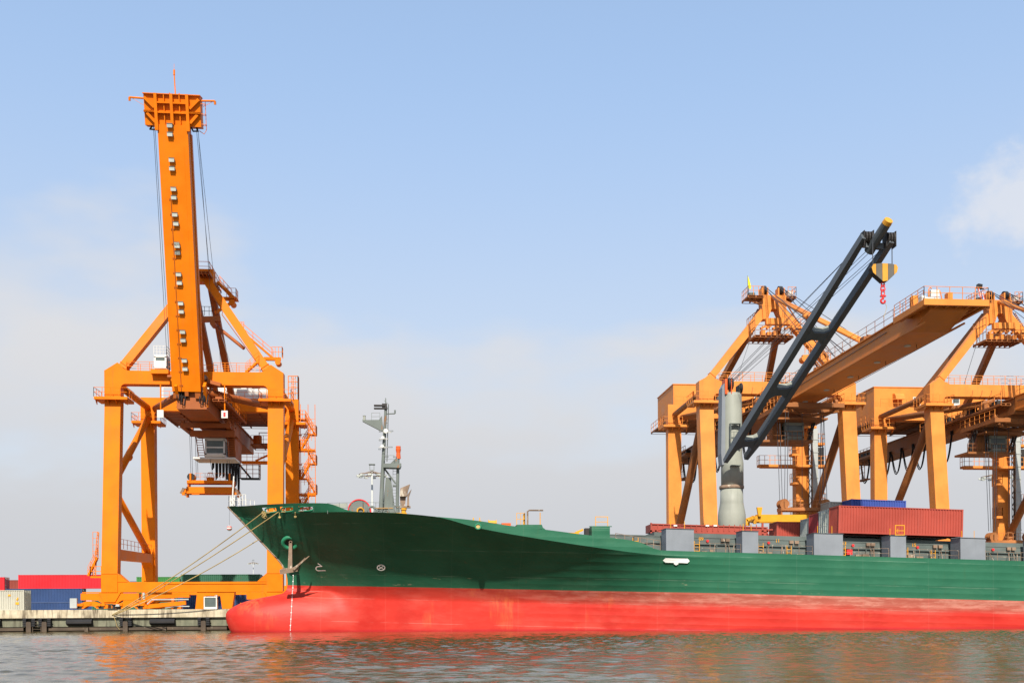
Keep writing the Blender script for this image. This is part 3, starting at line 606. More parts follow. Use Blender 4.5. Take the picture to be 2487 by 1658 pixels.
# ---- foremast
ms = MB(); a = Vector((-3.72, 106, 11)); tp = Vector((-3.12, 106, 22.3))
ms.tube(a, a+(tp-a)*0.45, 0.24, 12, 0.21); ms.tube(a+(tp-a)*0.45, a+(tp-a)*0.78, 0.19, 12, 0.17); ms.tube(a+(tp-a)*0.78, tp, 0.16, 12, 0.14); ms.tube(tp, tp+Vector((-0.05, 0, 0.45)), 0.22, 10, 0.14); ms.tube(tp+Vector((0, 0, 0.4)), tp+Vector((0, 0, 1.1)), 0.05, 6)
ms.prism([(-3.6, 11.0), (-3.17, 15.45), (-2.66, 15.45), (-2.1, 11.0)], 'y', 106.3, 107.3)
mast = ms.build('foremast', M['mastgrey'], ship)
mm = lambda x, y, Y=106: sight('M', x, y, Y)
g = MB(); p = mm(372, 380); q = mm(600, 380); g.prism([(p.x, p.z-0.04), (p.x, p.z+0.08), (q.x-0.4, q.z+0.1), (q.x-0.1, q.z+0.5), (q.x, q.z-0.5), (q.x, q.z-1.05), (q.x-0.3, q.z-0.95)], 'y', 105.8, 106.2)
g.rail([(p.x+0.9, 105.8, p.z+0.05), (q.x-0.3, 105.8, q.z+0.05)], 0.75, 1.2, 0.02); g.build('light_yard', M['mastgrey'], mast)
g = MB(); g.lathe([(0.16, 0), (0.18, 0.12), (0.13, 0.16), (0.13, 0.45), (0.17, 0.5)], mm(392, 375), 10); g.build('anchor_light', M['cream'], mast)
p = mm(500, 240); g = MB(); g.box(p.x, p.x+1.3, 105.7, 106.1, p.z-0.06, p.z+0.06); g.box(p.x, p.x+1.1, 105.7, 106.1, p.z+0.22, p.z+0.36); g.box(p.x+0.8, p.x+1.3, 105.8, 106, p.z+0.05, p.z+0.5); g.build('masthead_light_box', M['dark'], mast)
p = mm(735, 295); g = MB(); g.tube(mm(625, 300), p, 0.06, 6); g.tube(p, p+Vector((0, 0, 0.35)), 0.08, 8); g.build('wind_sensor_arm', M['mastgrey'], mast)
g = MB(); g.ladder(mm(645, 830), mm(660, 190), (0, 1, 0), 0.4, 0.03, 0.3); g.tube(mm(645, 830), mm(662, 190), 0.05, 5); g.tube(mm(615, 150), mm(665, 195), 0.03, 4)
for yy in (300, 360, 400): g.tube(mm(615, yy), mm(660, yy), 0.03, 4)
g.build('mast_ladder', M['mastgrey'], mast)
for x, y, s in ((632, 490, 0.24), (598, 565, 0.17), (592, 660, 0.17)):
    p = mm(x, y, 105.5); g = MB(); g.lathe([(s*0.5, 0.3), (s, 0), (s*0.9, -0.05)], p, 12, 'y'); g.path([p+Vector((0.45*math.cos(t)+0.1, 0.3*math.sin(t), -0.12)) for t in np.linspace(0, 6.283, 15)[:-1]], 0.025, 4, True); g.build('searchlight', M['white'], mast)
for x0, x1, y in ((650, 712, 485), (630, 705, 665), (555, 580, 490), (555, 580, 590), (550, 575, 690), (620, 660, 772), (715, 750, 775)):
    p, q = mm(x0, y, 105.6), mm(x1, y, 105.6); g = MB(); g.path([p, q, q+Vector((0, 0.5, 0)), p+Vector((0, 0.5, 0))], 0.022, 4, True); g.build('lamp_hoop', M['mastgrey'], mast)
p, q = mm(605, 870), mm(805, 870); g = MB(); g.prism([(p.x, p.z+0.05), (q.x, q.z+0.08), (q.x, q.z-0.15), (q.x-0.1, q.z-0.38), (p.x, p.z-0.33)], 'y', 105.3, 106.5); g.rail([(p.x, 105.3, p.z+0.1), (q.x-0.7, 105.3, q.z+0.1)], 0.75, 0.9, 0.022)
a2 = mm(770, 890); g.tube((a2.x-0.15, 106, 11), (a2.x, 106, a2.z+0.9), 0.17, 10, 0.15); g.tube(mm(612, 905), mm(745, 1080), 0.09, 6); g.prism([(q.x-1.1, q.z+0.1), (q.x-0.6, q.z+0.6), (q.x-0.3, q.z+0.9), (q.x-0.3, q.z+0.1)], 'y', 105.8, 106.1)
g.build('horn_platform', M['mastgrey'], mast)
h0 = mm(773, 800); g = MB(); g.lathe([(0.24, 0), (0.20, 0.6), (0.27, 0.95), (0.24, 1.0), (0.24, 1.25)], h0, 12); g.build('fog_horn', M['safety'], mast)
g = MB(); g.ladder(mm(727, 1290), mm(733, 905), (1, 0, 0), 0.35, 0.025, 0.3); g.box(mm(712, 1100).x, mm(745, 1100).x, 105.8, 106.2, mm(712, 1110).z, mm(712, 1095).z); g.build('platform_ladder', M['mastgrey'], mast)
# folded hatch pieces beside the mast
p = mm(840, 1240, 104); g = MB(); g.prism([(p.x-0.45, p.z+0.15), (p.x-0.38, p.z+0.95), (p.x+0.55, p.z+1.35), (p.x+0.35, p.z+0.7), (p.x+0.25, p.z+0.15)], 'y', 103.8, 104.5)
g.prism([(p.x-0.4, p.z-0.75), (p.x-0.45, p.z+0.14), (p.x+0.15, p.z+0.14), (p.x+0.05, p.z-0.75)], 'y', 104.2, 104.5); g.prism([(p.x+0.25, p.z-0.8), (p.x+0.3, p.z+0.3), (p.x+0.7, p.z+0.85), (p.x+0.45, p.z+0.1), (p.x+0.48, p.z-0.8)], 'y', 103.7, 104.3)
g.box(p.x-0.8, p.x+0.6, 103.8, 104.5, p.z-0.95, p.z-0.8); g.tube((p.x+0.1, 104.1, p.z-0.9), (p.x-0.7, 104.1, 10.9), 0.12, 8)
g.build('cargo_davit', M['rusty'], ship)
# ---- gear along the sheer aft of the forecastle
gg = lambda x, y, Y=97: sight('G', x, y, Y)
def zdk(x): return zd(x)-0.03
p = hull_at('G', 541, 262); p.y = YC-HB-0.02; g = MB(); g.path([p+Vector((0.26*math.cos(t), -0.03, 0.24*math.sin(t))) for t in np.linspace(0, 6.283, 19)[:-1]], 0.075, 6, True); f = g.build('panama_fairlead', M['greenpaint'], ship, True)
g = MB(); g.lathe([(0.2, 0.0), (0.2, 0.03)], p+Vector((0, -0.02, 0)), 16, 'y'); g.build('fairlead_throat', M['rope'], f)
g = MB(); g.box(9.0, 11.3, YC-HB+0.003, YC-HB+1.6, zd(9.0)-0.2, 9.80); g.prism([(11.3, 9.2), (11.3, 9.80), (11.38, 9.55), (11.7, 9.3)], 'y', YC-HB+0.003, YC-HB+1.5); g.build('bulwark_block', M['hull'], ship)
g = MB(); g.box(15.9, 17.58, YC-HB+0.004, YC-HB+1.4, 8.45, 9.66); g.tube((15.7, YC-HB+0.2, 9.66), (17.8, YC-HB+0.2, 9.66), 0.04, 5); g.build('vent_house', M['hull'], ship)
g = MB(); g.box(15.55, 16.2, 96.6, 97.4, 8.6, 9.62); g.build('winch_cover', M['dark'], ship)
def bits(name, mat, items):
    g = MB()
    for it in items: g.box(*it)
    return g.build(name, mat, ship)
bits('winch', M['yellow'], [(5.0, 5.9, 97, 97.5, 10.0, 10.32), (5.1, 5.2, 97, 97.1, 10.3, 10.6), (5.7, 5.78, 97, 97.1, 10.3, 10.62)])
g = MB(); g.lathe([(0.2, -0.3), (0.2, 0.35)], (6.9, 97.2, 10.15), 14, 'x'); g.lathe([(0.28, 0.36), (0.28, 0.42)], (6.9, 97.2, 10.15), 14, 'x'); g.lathe([(0.28, -0.36), (0.28, -0.3)], (6.9, 97.2, 10.15), 14, 'x'); g.box(6.45, 7.3, 97, 97.5, 9.75, 10.0); g.build('mooring_winch', M['yellow'], ship)
bits('rope_locker', M['safety'], [(7.75, 8.6, 96.6, 97.3, 9.6, 10.08)])
g = MB(); g.rail([(9.05, 95.6, 9.8), (9.8, 95.6, 9.8), (9.8, 97, 9.8)], 1.1, 0.4, 0.03); g.build('safety_rail', M['yellow'], ship); g = MB(); g.tube((11.2, 95.5, 9.8), (11.2, 95.5, 10.95), 0.04, 5); g.build('rail_post', M['yellow'], ship)
g = MB(); g.path([(10.15, 96.5, 9.7), (10.15, 96.5, 11.15), (10.3, 96.5, 11.25), (11.6, 96.5, 11.25)], 0.075, 6); g.build('vent_pipe', M['rusty'], ship)
g = MB(); g.frame(16.4, 17.6, 96, 9.66, 10.65, 0.06, 0.06); g.box(16.45, 17.55, 96, 96.05, 10.12, 10.17); g.build('gangway_frame', M['yellow'], ship)
g = MB(); g.beam((14.0, 97, 9.15), (15.0, 97, 9.15), 0.3, 0.14); g.beam((14.7, 97, 9.2), (15.4, 97, 9.5), 0.25, 0.2); g.build('stowed_davit', M['yellow'], ship)
# ---- lashing boxes, hatch coaming and hatch covers of the cargo deck (all follow the trim of the ship)
def tz(x, z0, x0): return z0-TR*(x-x0)
def boxtrim(mb, x0, x1, y0, y1, z0, z1):       # a box whose top and foot run with the trim
    dz = -TR*(x1-x0); return mb.add([(x0, y0, z0), (x1, y0, z0+dz), (x1, y1, z0+dz), (x0, y1, z0), (x0, y0, z1), (x1, y0, z1+dz), (x1, y1, z1+dz), (x0, y1, z1)],
        [(0, 3, 2, 1), (4, 5, 6, 7), (0, 1, 5, 4), (1, 2, 6, 5), (2, 3, 7, 6), (3, 0, 4, 7)])
BX = [(22.90, 25.52), (30.11, 31.64), (37.0, 39.8), (44.43, 45.96), (51.33, 53.81), (58.7, 60.2), (65.6, 68.2), (73.0, 74.5)]
for a, b in BX:
    g = MB(); z1 = tz(a, 9.47, 22.9); boxtrim(g, a, b, 95.3, 97.2, zd(a)-0.1, z1); o = g.build('lashing_box', M['grey'], ship)
    g = MB(); boxtrim(g, a-0.06, b+0.06, 95.24, 97.26, z1+0.001, z1+0.05); g.build('box_lid', M['jib'], o)
    for q in (0.25, 0.75): g = MB(); g.tube((a+(b-a)*q, 96.2, z1+0.04-TR*(b-a)*q), (a+(b-a)*q, 96.2, z1+0.75), 0.03, 5); g.build('lid_post', M['yellow'], o)
xc0, xc1 = 17.9, 80
g = MB(); boxtrim(g, xc0, xc1, 97.7, 98.5, zd(xc0)-0.9, tz(xc0, 9.15, 17.9)); boxtrim(g, xc0, xc1, 97.66, 97.698, tz(xc0, 9.05, 17.9), tz(xc0, 9.12, 17.9))

boxtrim(g, xc0, xc1, 97.52, 97.697, tz(xc0, 8.42, 17.9), tz(xc0, 8.50, 17.9))
for i in range(25):
    x = xc0+0.6+2.45*i; z = tz(x, 7.4, 17.9); g.prism([(97.54, z+1.015), (97.697, z+1.015), (97.697, z-0.9), (97.54, z-0.9)], 'x', x, x+0.09)
coam = g.build('hatch_coaming', M['greygreen'], ship)
g = MB(); boxtrim(g, xc0+4.5, xc1, 98.0, 116, tz(xc0+4.5, 9.16, 17.9), tz(xc0+4.5, 9.5, 17.9)); hc = g.build('hatch_cover', M['greygreen'], ship)
for (a, b), num in zip(zip([25.52, 31.64, 39.8, 45.96, 53.81], [30.11, 37.0, 44.43, 51.33, 58.7]), ('09', '11', '13', '15', '17')):
    zz = lambda x, z: tz(x, z, 22.9)
    if num != '17': text_mesh(num, 0.46, M['yellow'], coam, (a+(b-a)*(0.29 if num == '09' else 0.5 if num == '11' else 0.24 if num == '13' else 0.36), 97.67, zz(a, 8.62)), 'bay_number')
    if num in ('11', '15'): text_mesh('(P)', 0.42, M['yellow'], coam, (a+0.35, 97.67, zz(a, 8.66)), 'side_letter')
    x = a+(b-a)*0.10; g = MB(); g.ladder((x+0.35, 97.3, zz(x, 7.0)), (x+0.35, 97.3, zz(x, 8.55)), (1, 0, 0), 0.5, 0.04, 0.3); g.build('ladder', M['yellow'], ship)
    x = a+(b-a)*0.62; g = MB(); g.ladder((x+0.35, 97.3, zz(x, 7.0)), (x+0.35, 97.3, zz(x, 8.4)), (1, 0, 0), 0.42, 0.035, 0.3)
    if num in ('11', '15'): g.build('ladder', M['yellow'], ship)
    x = a+(b-a)*(0.42 if num != '11' else 0.33); g = MB(); g.lathe([(0.13, -0.05), (0.13, 0.1), (0.08, 0.14)], (x, 97.55, zz(x, 8.62)), 12, 'y'); g.build('alarm_lamp', M['redpaint'], ship)
    g = MB(); g.rail([(a+0.1, 95.45, zz(a, 7.32)), (b-0.1, 95.45, zz(b, 7.32))], 0.95, 1.3, 0.02); g.build('side_rail', M['rusty'], ship)
    g = MB(); rnd = random.Random(num)
    for k in range(5):
        x = a+0.3+rnd.random()*(b-a-1.0); w = 0.25+rnd.random()*0.5; h = 0.25+rnd.random()*0.4; g.box(x, x+w, 96.6+0.13*k, 96.7+0.13*k+0.1, zz(x, 7.15), zz(x, 7.15)+h)
    for k in range(4): x = a+0.2+rnd.random()*(b-a-0.6); g.tube((x, 96.4, zz(x, 7.2)), (x+rnd.random()*0.6, 97.5, zz(x, 8.3)), 0.03, 5)
    g.build('lashing_gear', M['rusty'], ship)
    for x in (a+(b-a)*0.74, a+(b-a)*0.84):
        g = MB(); g.box(x-0.17, x+0.17, 97.45, 97.66, zz(x, 8.62), zz(x, 8.62)+0.26); g.box(x-0.2, x+0.2, 97.4, 97.45, zz(x, 8.6), zz(x, 8.6)+0.3); g.build('deck_floodlight', M['rusty'], ship)
x = 40.9; g = MB(); g.box(x, x+0.55, 97.0, 97.3, 7.15, 7.65); g.build('fire_box', M['redpaint'], ship)
g = MB(); g.rail([(18.3, 96.0, 8.2), (20.0, 96.0, 7.9), (22.5, 96.0, 7.5)], 0.9, 0.7, 0.03); g.build('walkway_rail', M['rusty'], ship)
g = MB(); g.ladder((20.5, 97.6, 7.5), (20.5, 97.6, 8.8), (1, 0, 0), 0.5, 0.04); g.build('ladder', M['yellow'], ship)
# ladder standing in front of the large red container
g = MB(); x0 = 44.75; g.frame(44.92, 45.86, 95.35, tz(44.6, 8.86, 44.6)+0.02, tz(44.6, 9.85, 44.6), 0.07, 0.06); g.box(44.99, 45.79, 95.35, 95.4, 9.28, 9.34); g.build('lashing_ladder', M['yellow'], ship)
# ---- ship's crane: pedestal, slewing column, twin jib
cx_, cy_ = 32.7, 107.0
g = MB(); g.lathe([(1.45, 7.8), (1.43, 11.75), (1.39, 12.05), (1.26, 12.75), (1.2, 13.1), (1.17, 14.6)], (cx_, cy_, 0), 32)
ped = g.build('deck_crane', M['cream'], ship, True)
g = MB(); g.lathe([(1.25, 14.55), (1.28, 14.6), (1.28, 14.85), (1.2, 14.9)], (cx_, cy_, 0), 32); g.build('slewing_ring', M['rusty'], ped, True)
g = MB(); g.lathe([(1.16, 14.9), (1.16, 17.2), (1.05, 17.9), (1.02, 24.2), (0.95, 24.5)], (cx_+0.08, cy_, 0), 32); g.build('crane_column', M['cream'], ped, True)
jd = Vector((5.5, -21.2, 0)).normalized(); jr = Vector((-jd.y, jd.x, 0)); ctr = Vector((cx_, cy_, 0))
jl = -jd.cross(Vector((0, 0, 1))); 
if jl.x > 0: jl = -jl                                     # towards the left of the picture
g = MB(); g.prism([(-1.15, 17.0), (-1.25, 18.2), (-1.1, 25.0), (-0.62, 25.9), (-0.55, 17.0)], 'y', -0.55, 0.75); g.v = [ctr+Vector((v.x, v.y, v.z)) for v in g.v]; g.build('machinery_trunk', M['grey'], ped)
g = MB()
for xx in (-0.42, -0.1): g.lathe([(0.55, -0.11), (0.62, -0.08), (0.62, 0.08), (0.55, 0.11)], ctr+Vector((xx, -0.5, 25.4)), 18, 'x')
g.lathe([(0.5, -0.1), (0.57, 0), (0.5, 0.1)], ctr+Vector((0.92, -0.4, 25.0)), 18, 'x'); g.box(cx_+0.62, cx_+0.8, 106.3, 107.4, 23.9, 25.3); g.build('top_sheave', M['dark'], ped)
g = MB(); g.box(cx_-0.85, cx_-0.62, 106.2, 107.4, 24.3, 25.9); g.build('sheave_cheek', M['safety'], ped); g = MB(); g.box(cx_-0.27, cx_-0.2, 106.0, 107.0, 24.3, 25.8); g.build('sheave_cheek', M['safety'], ped)
g = MB(); z0 = sight('I', 860, 760, 105.4).z; g.frame(cx_-0.55, cx_+0.55, 105.4, z0-0.2, z0+2.0, 0.07, 0.5); g.box(cx_-0.5, cx_+0.5, 105.4, 105.9, z0-2.4, z0-2.3); g.rail([(cx_-0.6, 105.4, z0), (cx_+0.6, 105.4, z0)], 1.1, 0.4, 0.03); g.build('ladder_cage', M['mastgrey'], ped)
fL, fR = sight('I', 790, 940, 105.0), sight('I', 985, 910, 104.6); tL, tR = sight('J', 1500, 310, 83.8), sight('J', 1755, 345, 83.2)
g = MB(); sd = (fR-fL).normalized()
for a, b in ((fL, tL), (fR, tR)):
    d = (b-a).normalized(); k1 = a+(b-a)*0.10; g.beam(a, k1, 0.42, 0.45, sd, 0.6, 0.85); g.beam(k1, a+(b-a)*0.93, 0.6, 0.85, sd, 0.5, 0.7); g.beam(a+(b-a)*0.93, b+d*1.0, 0.5, 0.7, sd, 0.45, 0.6)
jib = g.build('jib', M['jib'], ped)
for q in (0.115, 0.39, 0.655):
    g = MB(); a, b = fL+(tL-fL)*q, fR+(tR-fR)*q; d = (tL-fL).normalized(); up = d.cross(sd).normalized()
    if up.z < 0: up = -up
    w = (b-a).length; pr = [(0.2, 0.34), (0.62, 0.12), (w-0.62, 0.12), (w-0.2, 0.34), (w-0.2, -0.75), (w-0.75, -0.42), (0.75, -0.42), (0.2, -0.75)]; e = (b-a).normalized()
    vs = [a+e*x+d*(zz)*1.6+up*k for k in (-0.36, 0.36) for x, zz in pr]; n = 8; g.add(vs, [tuple(range(n)), tuple(range(n, 2*n))[::-1]]+[(i, n+i, n+(i+1) % n, (i+1) % n) for i in range(n)]); g.build('cross_beam', M['jib'], jib)
    g = MB(); g.add([a+e*x+d*(zz*1.6+0.03)+up*k for k in (-0.2, 0.37) for x, zz in pr[:4]], [(0, 1, 5, 4), (1, 2, 6, 5), (2, 3, 7, 6)]); g.build('walk_strip', M['cream'], jib)
g = MB(); d = (tL-fL).normalized(); a = (tL+tR)/2+d*0.2; g.tube(a+d*(-0.5), a+d*2.22, 0.42, 14, 0.38); g.beam(tL+d*0.3, tR+d*0.3, 0.35, 0.5); g.build('jib_head', M['jib'], ped)
g = MB(); g.tube(a+d*2.2, a+d*2.55, 0.395, 14, 0.36); g.build('head_cap', M['hookyellow'], ped)
p = fL+(tL-fL)*0.355+up*0.44; g = MB(); g.beam(p-d*0.55, p+d*0.55, 0.34, 0.02, sd); g.build('warning_plate', M['yellow'], ped)
shv = []
for c in (sight('J', 1598, 225, 83.2), sight('J', 1808, 235, 82.6)):
    g = MB(); 
    for k in (-0.24, 0, 0.24): g.lathe([(0.36, -0.09), (0.5, -0.06), (0.5, 0.06), (0.36, 0.09)], c+Vector((k, 0, 0)), 16, 'x')
    g.box(c.x-0.42, c.x-0.36, c.y-0.3, c.y+0.5, c.z-0.7, c.z+0.52); g.box(c.x+0.36, c.x+0.42, c.y-0.3, c.y+0.5, c.z-0.7, c.z+0.55); g.box(c.x-0.3, c.x+0.46, c.y+0.1, c.y+0.5, c.z+0.3, c.z+0.5); g.build('head_sheave', M['dark'], ped); shv.append(c)
g = MB(); topc = ctr+Vector((-0.2, -0.4, 25.8))
for k, (c, dx) in enumerate(((shv[0], -0.35), (shv[0], -0.1), (shv[0]+Vector((0.5, 0, -0.6)), 0.2), (shv[0]+Vector((0.9, 0, -0.6)), 0.3), (shv[1]+Vector((-0.6, 0, -0.9)), 0.4), (shv[1]+Vector((-0.1, 0, -0.7)), 0.9))):
    g.tube(topc+Vector((dx, 0, 0)), c+Vector((0, 0, 0.1)), 0.022, 4)
g.build('luffing_rope', M['wire'], ped)
# hook block hanging from the jib head
bl = sight('J', 1744, 560, 82.7); k = bl.y/2545*1.0
hb = thing('hook_block', tuple(bl), 'black and yellow striped hook block hanging from the dark jib', 'hook block')
U = lambda x: (x-1744)/3.92*bl.y/2545*1.015
Vv = lambda y: -(y-560)/3.92*bl.y/2545
poly = [(U(1610), Vv(520)), (U(1628), Vv(487)), (U(1700), Vv(476)), (U(1800), Vv(478)), (U(1862), Vv(487)), (U(1878), Vv(515)), (U(1868), Vv(560)), (U(1775), Vv(648)), (U(1725), Vv(655)), (U(1625), Vv(570))]
g = MB(); g.prism([(bl.x+x, bl.z+z) for x, z in poly], 'y', bl.y-0.28, bl.y+0.30); g.build('block_body', M['dark'], hb)
def clip_poly(pl, a, b):
    out = pl
    for sgn, lim in ((1, a), (-1, b)):
        res = []
        for i in range(len(out)):
            p, q = out[i], out[(i+1) % len(out)]; ip, iq = sgn*(p[0]-lim) >= 0, sgn*(q[0]-lim) >= 0
            if ip: res.append(p)
            if ip != iq: t = (lim-p[0])/(q[0]-p[0]); res.append((lim, p[1]+t*(q[1]-p[1])))
        out = res
    return out
for a, b, mt, nm in ((1608, 1655, 'hookyellow', 'yellow_stripe'), (1657, 1718, 'hookgrey', 'grey_stripe'), (1720, 1774, 'hookyellow', 'yellow_stripe'), (1776, 1836, 'hookgrey', 'grey_stripe'), (1838, 1880, 'hookyellow', 'yellow_stripe')):
    pl = clip_poly([(x*0.985, z*0.985) for x, z in poly], U(a), U(b)); g = MB(); g.prism([(bl.x+x, bl.z+z) for x, z in pl], 'y', bl.y-0.33, bl.y-0.285); g.build(nm, M[mt], hb)
g = MB()
for x, c in ((1640, shv[0]), (1835, shv[1])): 
    g = MB(); g.tube((bl.x+U(x), bl.y, bl.z+Vv(490)), (bl.x+U(x), bl.y, c.z), 0.04, 4); g.build('hoist_rope', M['wire'], hb)
def zz_(y): return bl.z+Vv(y)
g = MB()
for yc, hh, ax in ((672, 24, 0), (710, 32, 1), (755, 34, 0)):
    g.path([(bl.x-0.03+(0.13*math.cos(t) if ax == 0 else 0.17*math.cos(t)), bl.y+0.0+(0.05*math.sin(2*t)), zz_(yc)+hh/3.92*bl.y/2545*math.sin(t)) for t in np.linspace(0, 6.283, 17)[:-1]], 0.055, 6, True)
g.build('chain_link', M['redpaint'], hb)
g = MB(); g.tube((bl.x-0.03, bl.y, zz_(775)), (bl.x-0.03, bl.y, zz_(820)), 0.10, 8); g.box(bl.x-0.25, bl.x+0.2, bl.y-0.1, bl.y+0.1, zz_(795), zz_(783))
g.path([(bl.x-0.03+0.17*math.cos(t), bl.y, zz_(836)+0.19*math.sin(t)) for t in np.linspace(1.4, 6.6, 14)], 0.085, 7); g.build('hook', M['redpaint'], hb)
g = MB(); g.path([(bl.x+0.15, bl.y, zz_(858)), (bl.x+0.28, bl.y, zz_(890)), (bl.x+0.2, bl.y, zz_(940)), (bl.x+0.0, bl.y, zz_(1000))], 0.018, 4); g.build('tag_line', M['rope'], hb)
# ---- mooring ropes and the striped ball
def rope(p, q, sag, lab, r=0.05):
    p, q = Vector(p), Vector(q); g = MB(); g.path([p+(q-p)*t-Vector((0, 0, sag*4*t*(1-t))) for t in np.linspace(0, 1, 20)], r, 6)
    return solo(g, 'mooring_rope', M['rope'], tuple(q), lab, 'rope', 'mooring ropes at the bow')
BO = Vector((-33.97, QY-0.05, 1.75)); o1 = hull_at('E', 560, 240)+Vector((0, -0.1, 0)); o2 = hull_at('E', 728, 222)+Vector((0, -0.1, 0))
rope(o1, BO+Vector((-0.05, 0, 0.05)), 0.35, 'upper tan mooring rope from the foremost opening of the bow')
rope(o2, BO+Vector((0.1, 0, 0.0)), 0.3, 'tan mooring rope from the second opening of the bow, middle of the three')
rope(sight('E', 600, 445, 113), BO+Vector((0.3, 0, 0.1)), 0.5, 'lowest tan mooring rope, coming from behind the stem')
g = MB()
for i in range(7):
    a = random.random()*6.28; c = o1+Vector((-0.12+random.random()*0.25, -0.12, -0.1-0.08*i)); g.path([c+Vector((0.13*math.cos(t+a), 0.05*math.sin(2*t), 0.12*math.sin(t+a))) for t in np.linspace(0, 6.283, 11)[:-1]], 0.04, 5, True)
g.build('rope_knot', M['rope'], ship)
g = MB(); g.path([BO+Vector((0.1, -0.05, 0)), BO+Vector((0.35, -0.1, -0.6)), BO+Vector((0.5, -0.1, -1.2)), BO+Vector((0.8, -0.1, -1.6))], 0.025, 4); solo(g, 'loose_line', M['rope'], tuple(BO), 'thin loose line hanging down the quay wall below the bollard', 'rope')
bc = sight('D', 1820, 268, 106.9); ball = thing('striped_ball', tuple(bc), 'small red and white striped ball hanging under the bow', 'ball')
g = MB(); g.lathe([(max(0.01, 0.27*math.sin(t)), -0.27*math.cos(t)) for t in np.linspace(0, math.pi, 13)], bc, 18); g.cur = 0
ob = g.build('ball_body', [M['white'], M['redpaint']], ball, True)
for p_ in ob.data.polygons: p_.material_index = 1 if int((p_.center.z+0.27)/0.11) % 2 else 0
g = MB(); g.tube(bc+Vector((0, 0, 0.26)), (bc.x+0.02, bc.y, 12.5), 0.015, 4); g.build('string', M['wire'], ball)
# ---- cargo on deck
GD = 'containers loaded on the ship deck'
def dz(x): return tz(x, 9.5-TR*4.6, 22.5)
container('shipping_container', 'large brick red container nearest the viewer on the ship deck', M['c_red'], 40.1, 97.1, 9.03, 12.45, H=2.66, trim=TR, group=GD)
container('shipping_container', 'pale grey container with battered doors right behind the brick red one', M['c_pale'], 40.1, 99.75, 9.0, 12.19, door='left', trim=TR, group=GD)
container('shipping_container', 'dark red container third in the row on deck', M['c_dkred'], 40.05, 102.3, 8.88, 12.19, trim=TR, group=GD)
container('shipping_container', 'light grey container fourth in the row, behind the dark red end', M['c_pale'], 40.1, 104.85, 8.6, 12.19, trim=TR, group=GD)
container('shipping_container', 'dull red container reaching out to the left under the yellow spreader', M['c_red'], 37.6, 107.4, 8.45, 12.19, trim=TR, group=GD)
container('shipping_container', 'blue short container on top of the row behind the brick red one', M['c_blue'], 46.0, 108.0, 11.3, 6.06, H=2.2 if 0 else 2.3, door='right', trim=TR, group=GD)
container('shipping_container', 'grey container whose roof shows left of the blue one', M['c_grey'], 44.6, 110.6, 11.3, 6.06, H=2.3, trim=TR, group=GD)
# stack of folded flat racks
fr = thing('flat_rack', (28.5, 102, 9.45), 'red folded flat rack lying on the hatch in front of the ship crane foot', 'flat rack')
g = MB(); boxtrim(g, 22.75, 34.4, 101, 103.4, 9.62, 10.38)
for i in range(20): x = 23.4+i*0.55; boxtrim(g, x, x+0.08, 100.93, 100.995, 9.68, 10.33)
boxtrim(g, 22.7, 34.5, 100.9, 101.0, 10.34, 10.44); g.build('base', M['rackred'], fr)
for xs in (22.7, 33.9):
    g = MB(); 
    for xx, z0_, z1_ in ((xs, 9.3, 10.5), (xs+0.45, 9.3, 9.95)): g.box(xx, xx+0.16, 100.92, 101.1, z0_, z1_)
    g.box(xs, xs+0.7, 100.92, 103.4, 9.25, 9.4); g.box(xs, xs+0.7, 100.92, 101.1, 9.62, 9.78); g.box(xs+0.1, xs+1.1, 100.95, 103.3, 9.78, 9.9); g.build('end_frame', M['rackred'], fr)
g = MB()
for x in (25.0, 28.2, 29.0): g.box(x, x+0.35, 100.88, 100.898, 10.15, 10.3)
g.build('label_plate', M['white'], fr)
# ================================================================ SHIP-TO-SHORE CRANES
V3 = Vector
def portal(mb, xl, xr, w, y0, y1, zb, zm, zt):      # gantry portal: two leg heads and a top beam with rounded inner corners
    r = 0.55; o = w/2
    inner = [(xr-o, zb)]+[(xr-o-r+r*math.cos(a), zm-r+r*math.sin(a)) for a in np.linspace(0, math.pi/2, 6)]+[(xl+o+r-r*math.sin(a), zm-r+r*math.cos(a)) for a in np.linspace(0, math.pi/2, 6)]+[(xl+o, zb)]
    mb.prism([(xl-o, zb), (xl-o, zt), (xr+o, zt), (xr+o, zb)]+inner, 'y', y0, y1)
def collar(parent, mat, x, y, z, wx, wy, ex=0.95, ey=0.8, left=True):
    g = MB(); x0, x1, y0, y1 = x-wx/2-ex, x+wx/2+ex, y-wy/2-ey, y+wy/2+ey
    g.box(x0, x1, y0, y-wy/2-0.004, z, z+0.3); g.box(x0, x-wx/2-0.004, y-wy/2-0.003, y1, z, z+0.3); g.box(x+wx/2+0.004, x1, y-wy/2-0.003, y1, z, z+0.3)
    for xx in (x0+0.1, x-0.45, x+0.45, x1-0.2): g.prism([(y-wy/2-0.004, z-0.004), (y0+0.1, z-0.004), (y-wy/2-0.004, z-0.5)], 'x', xx, xx+0.08)
    p = g.build('platform', mat, parent); g = MB(); g.rail([(x0, y1, z+0.3), (x0, y0, z+0.3), (x1, y0, z+0.3), (x1, y1, z+0.3)], 1.05, 0.85, 0.03); g.build('railing', mat, p); return p
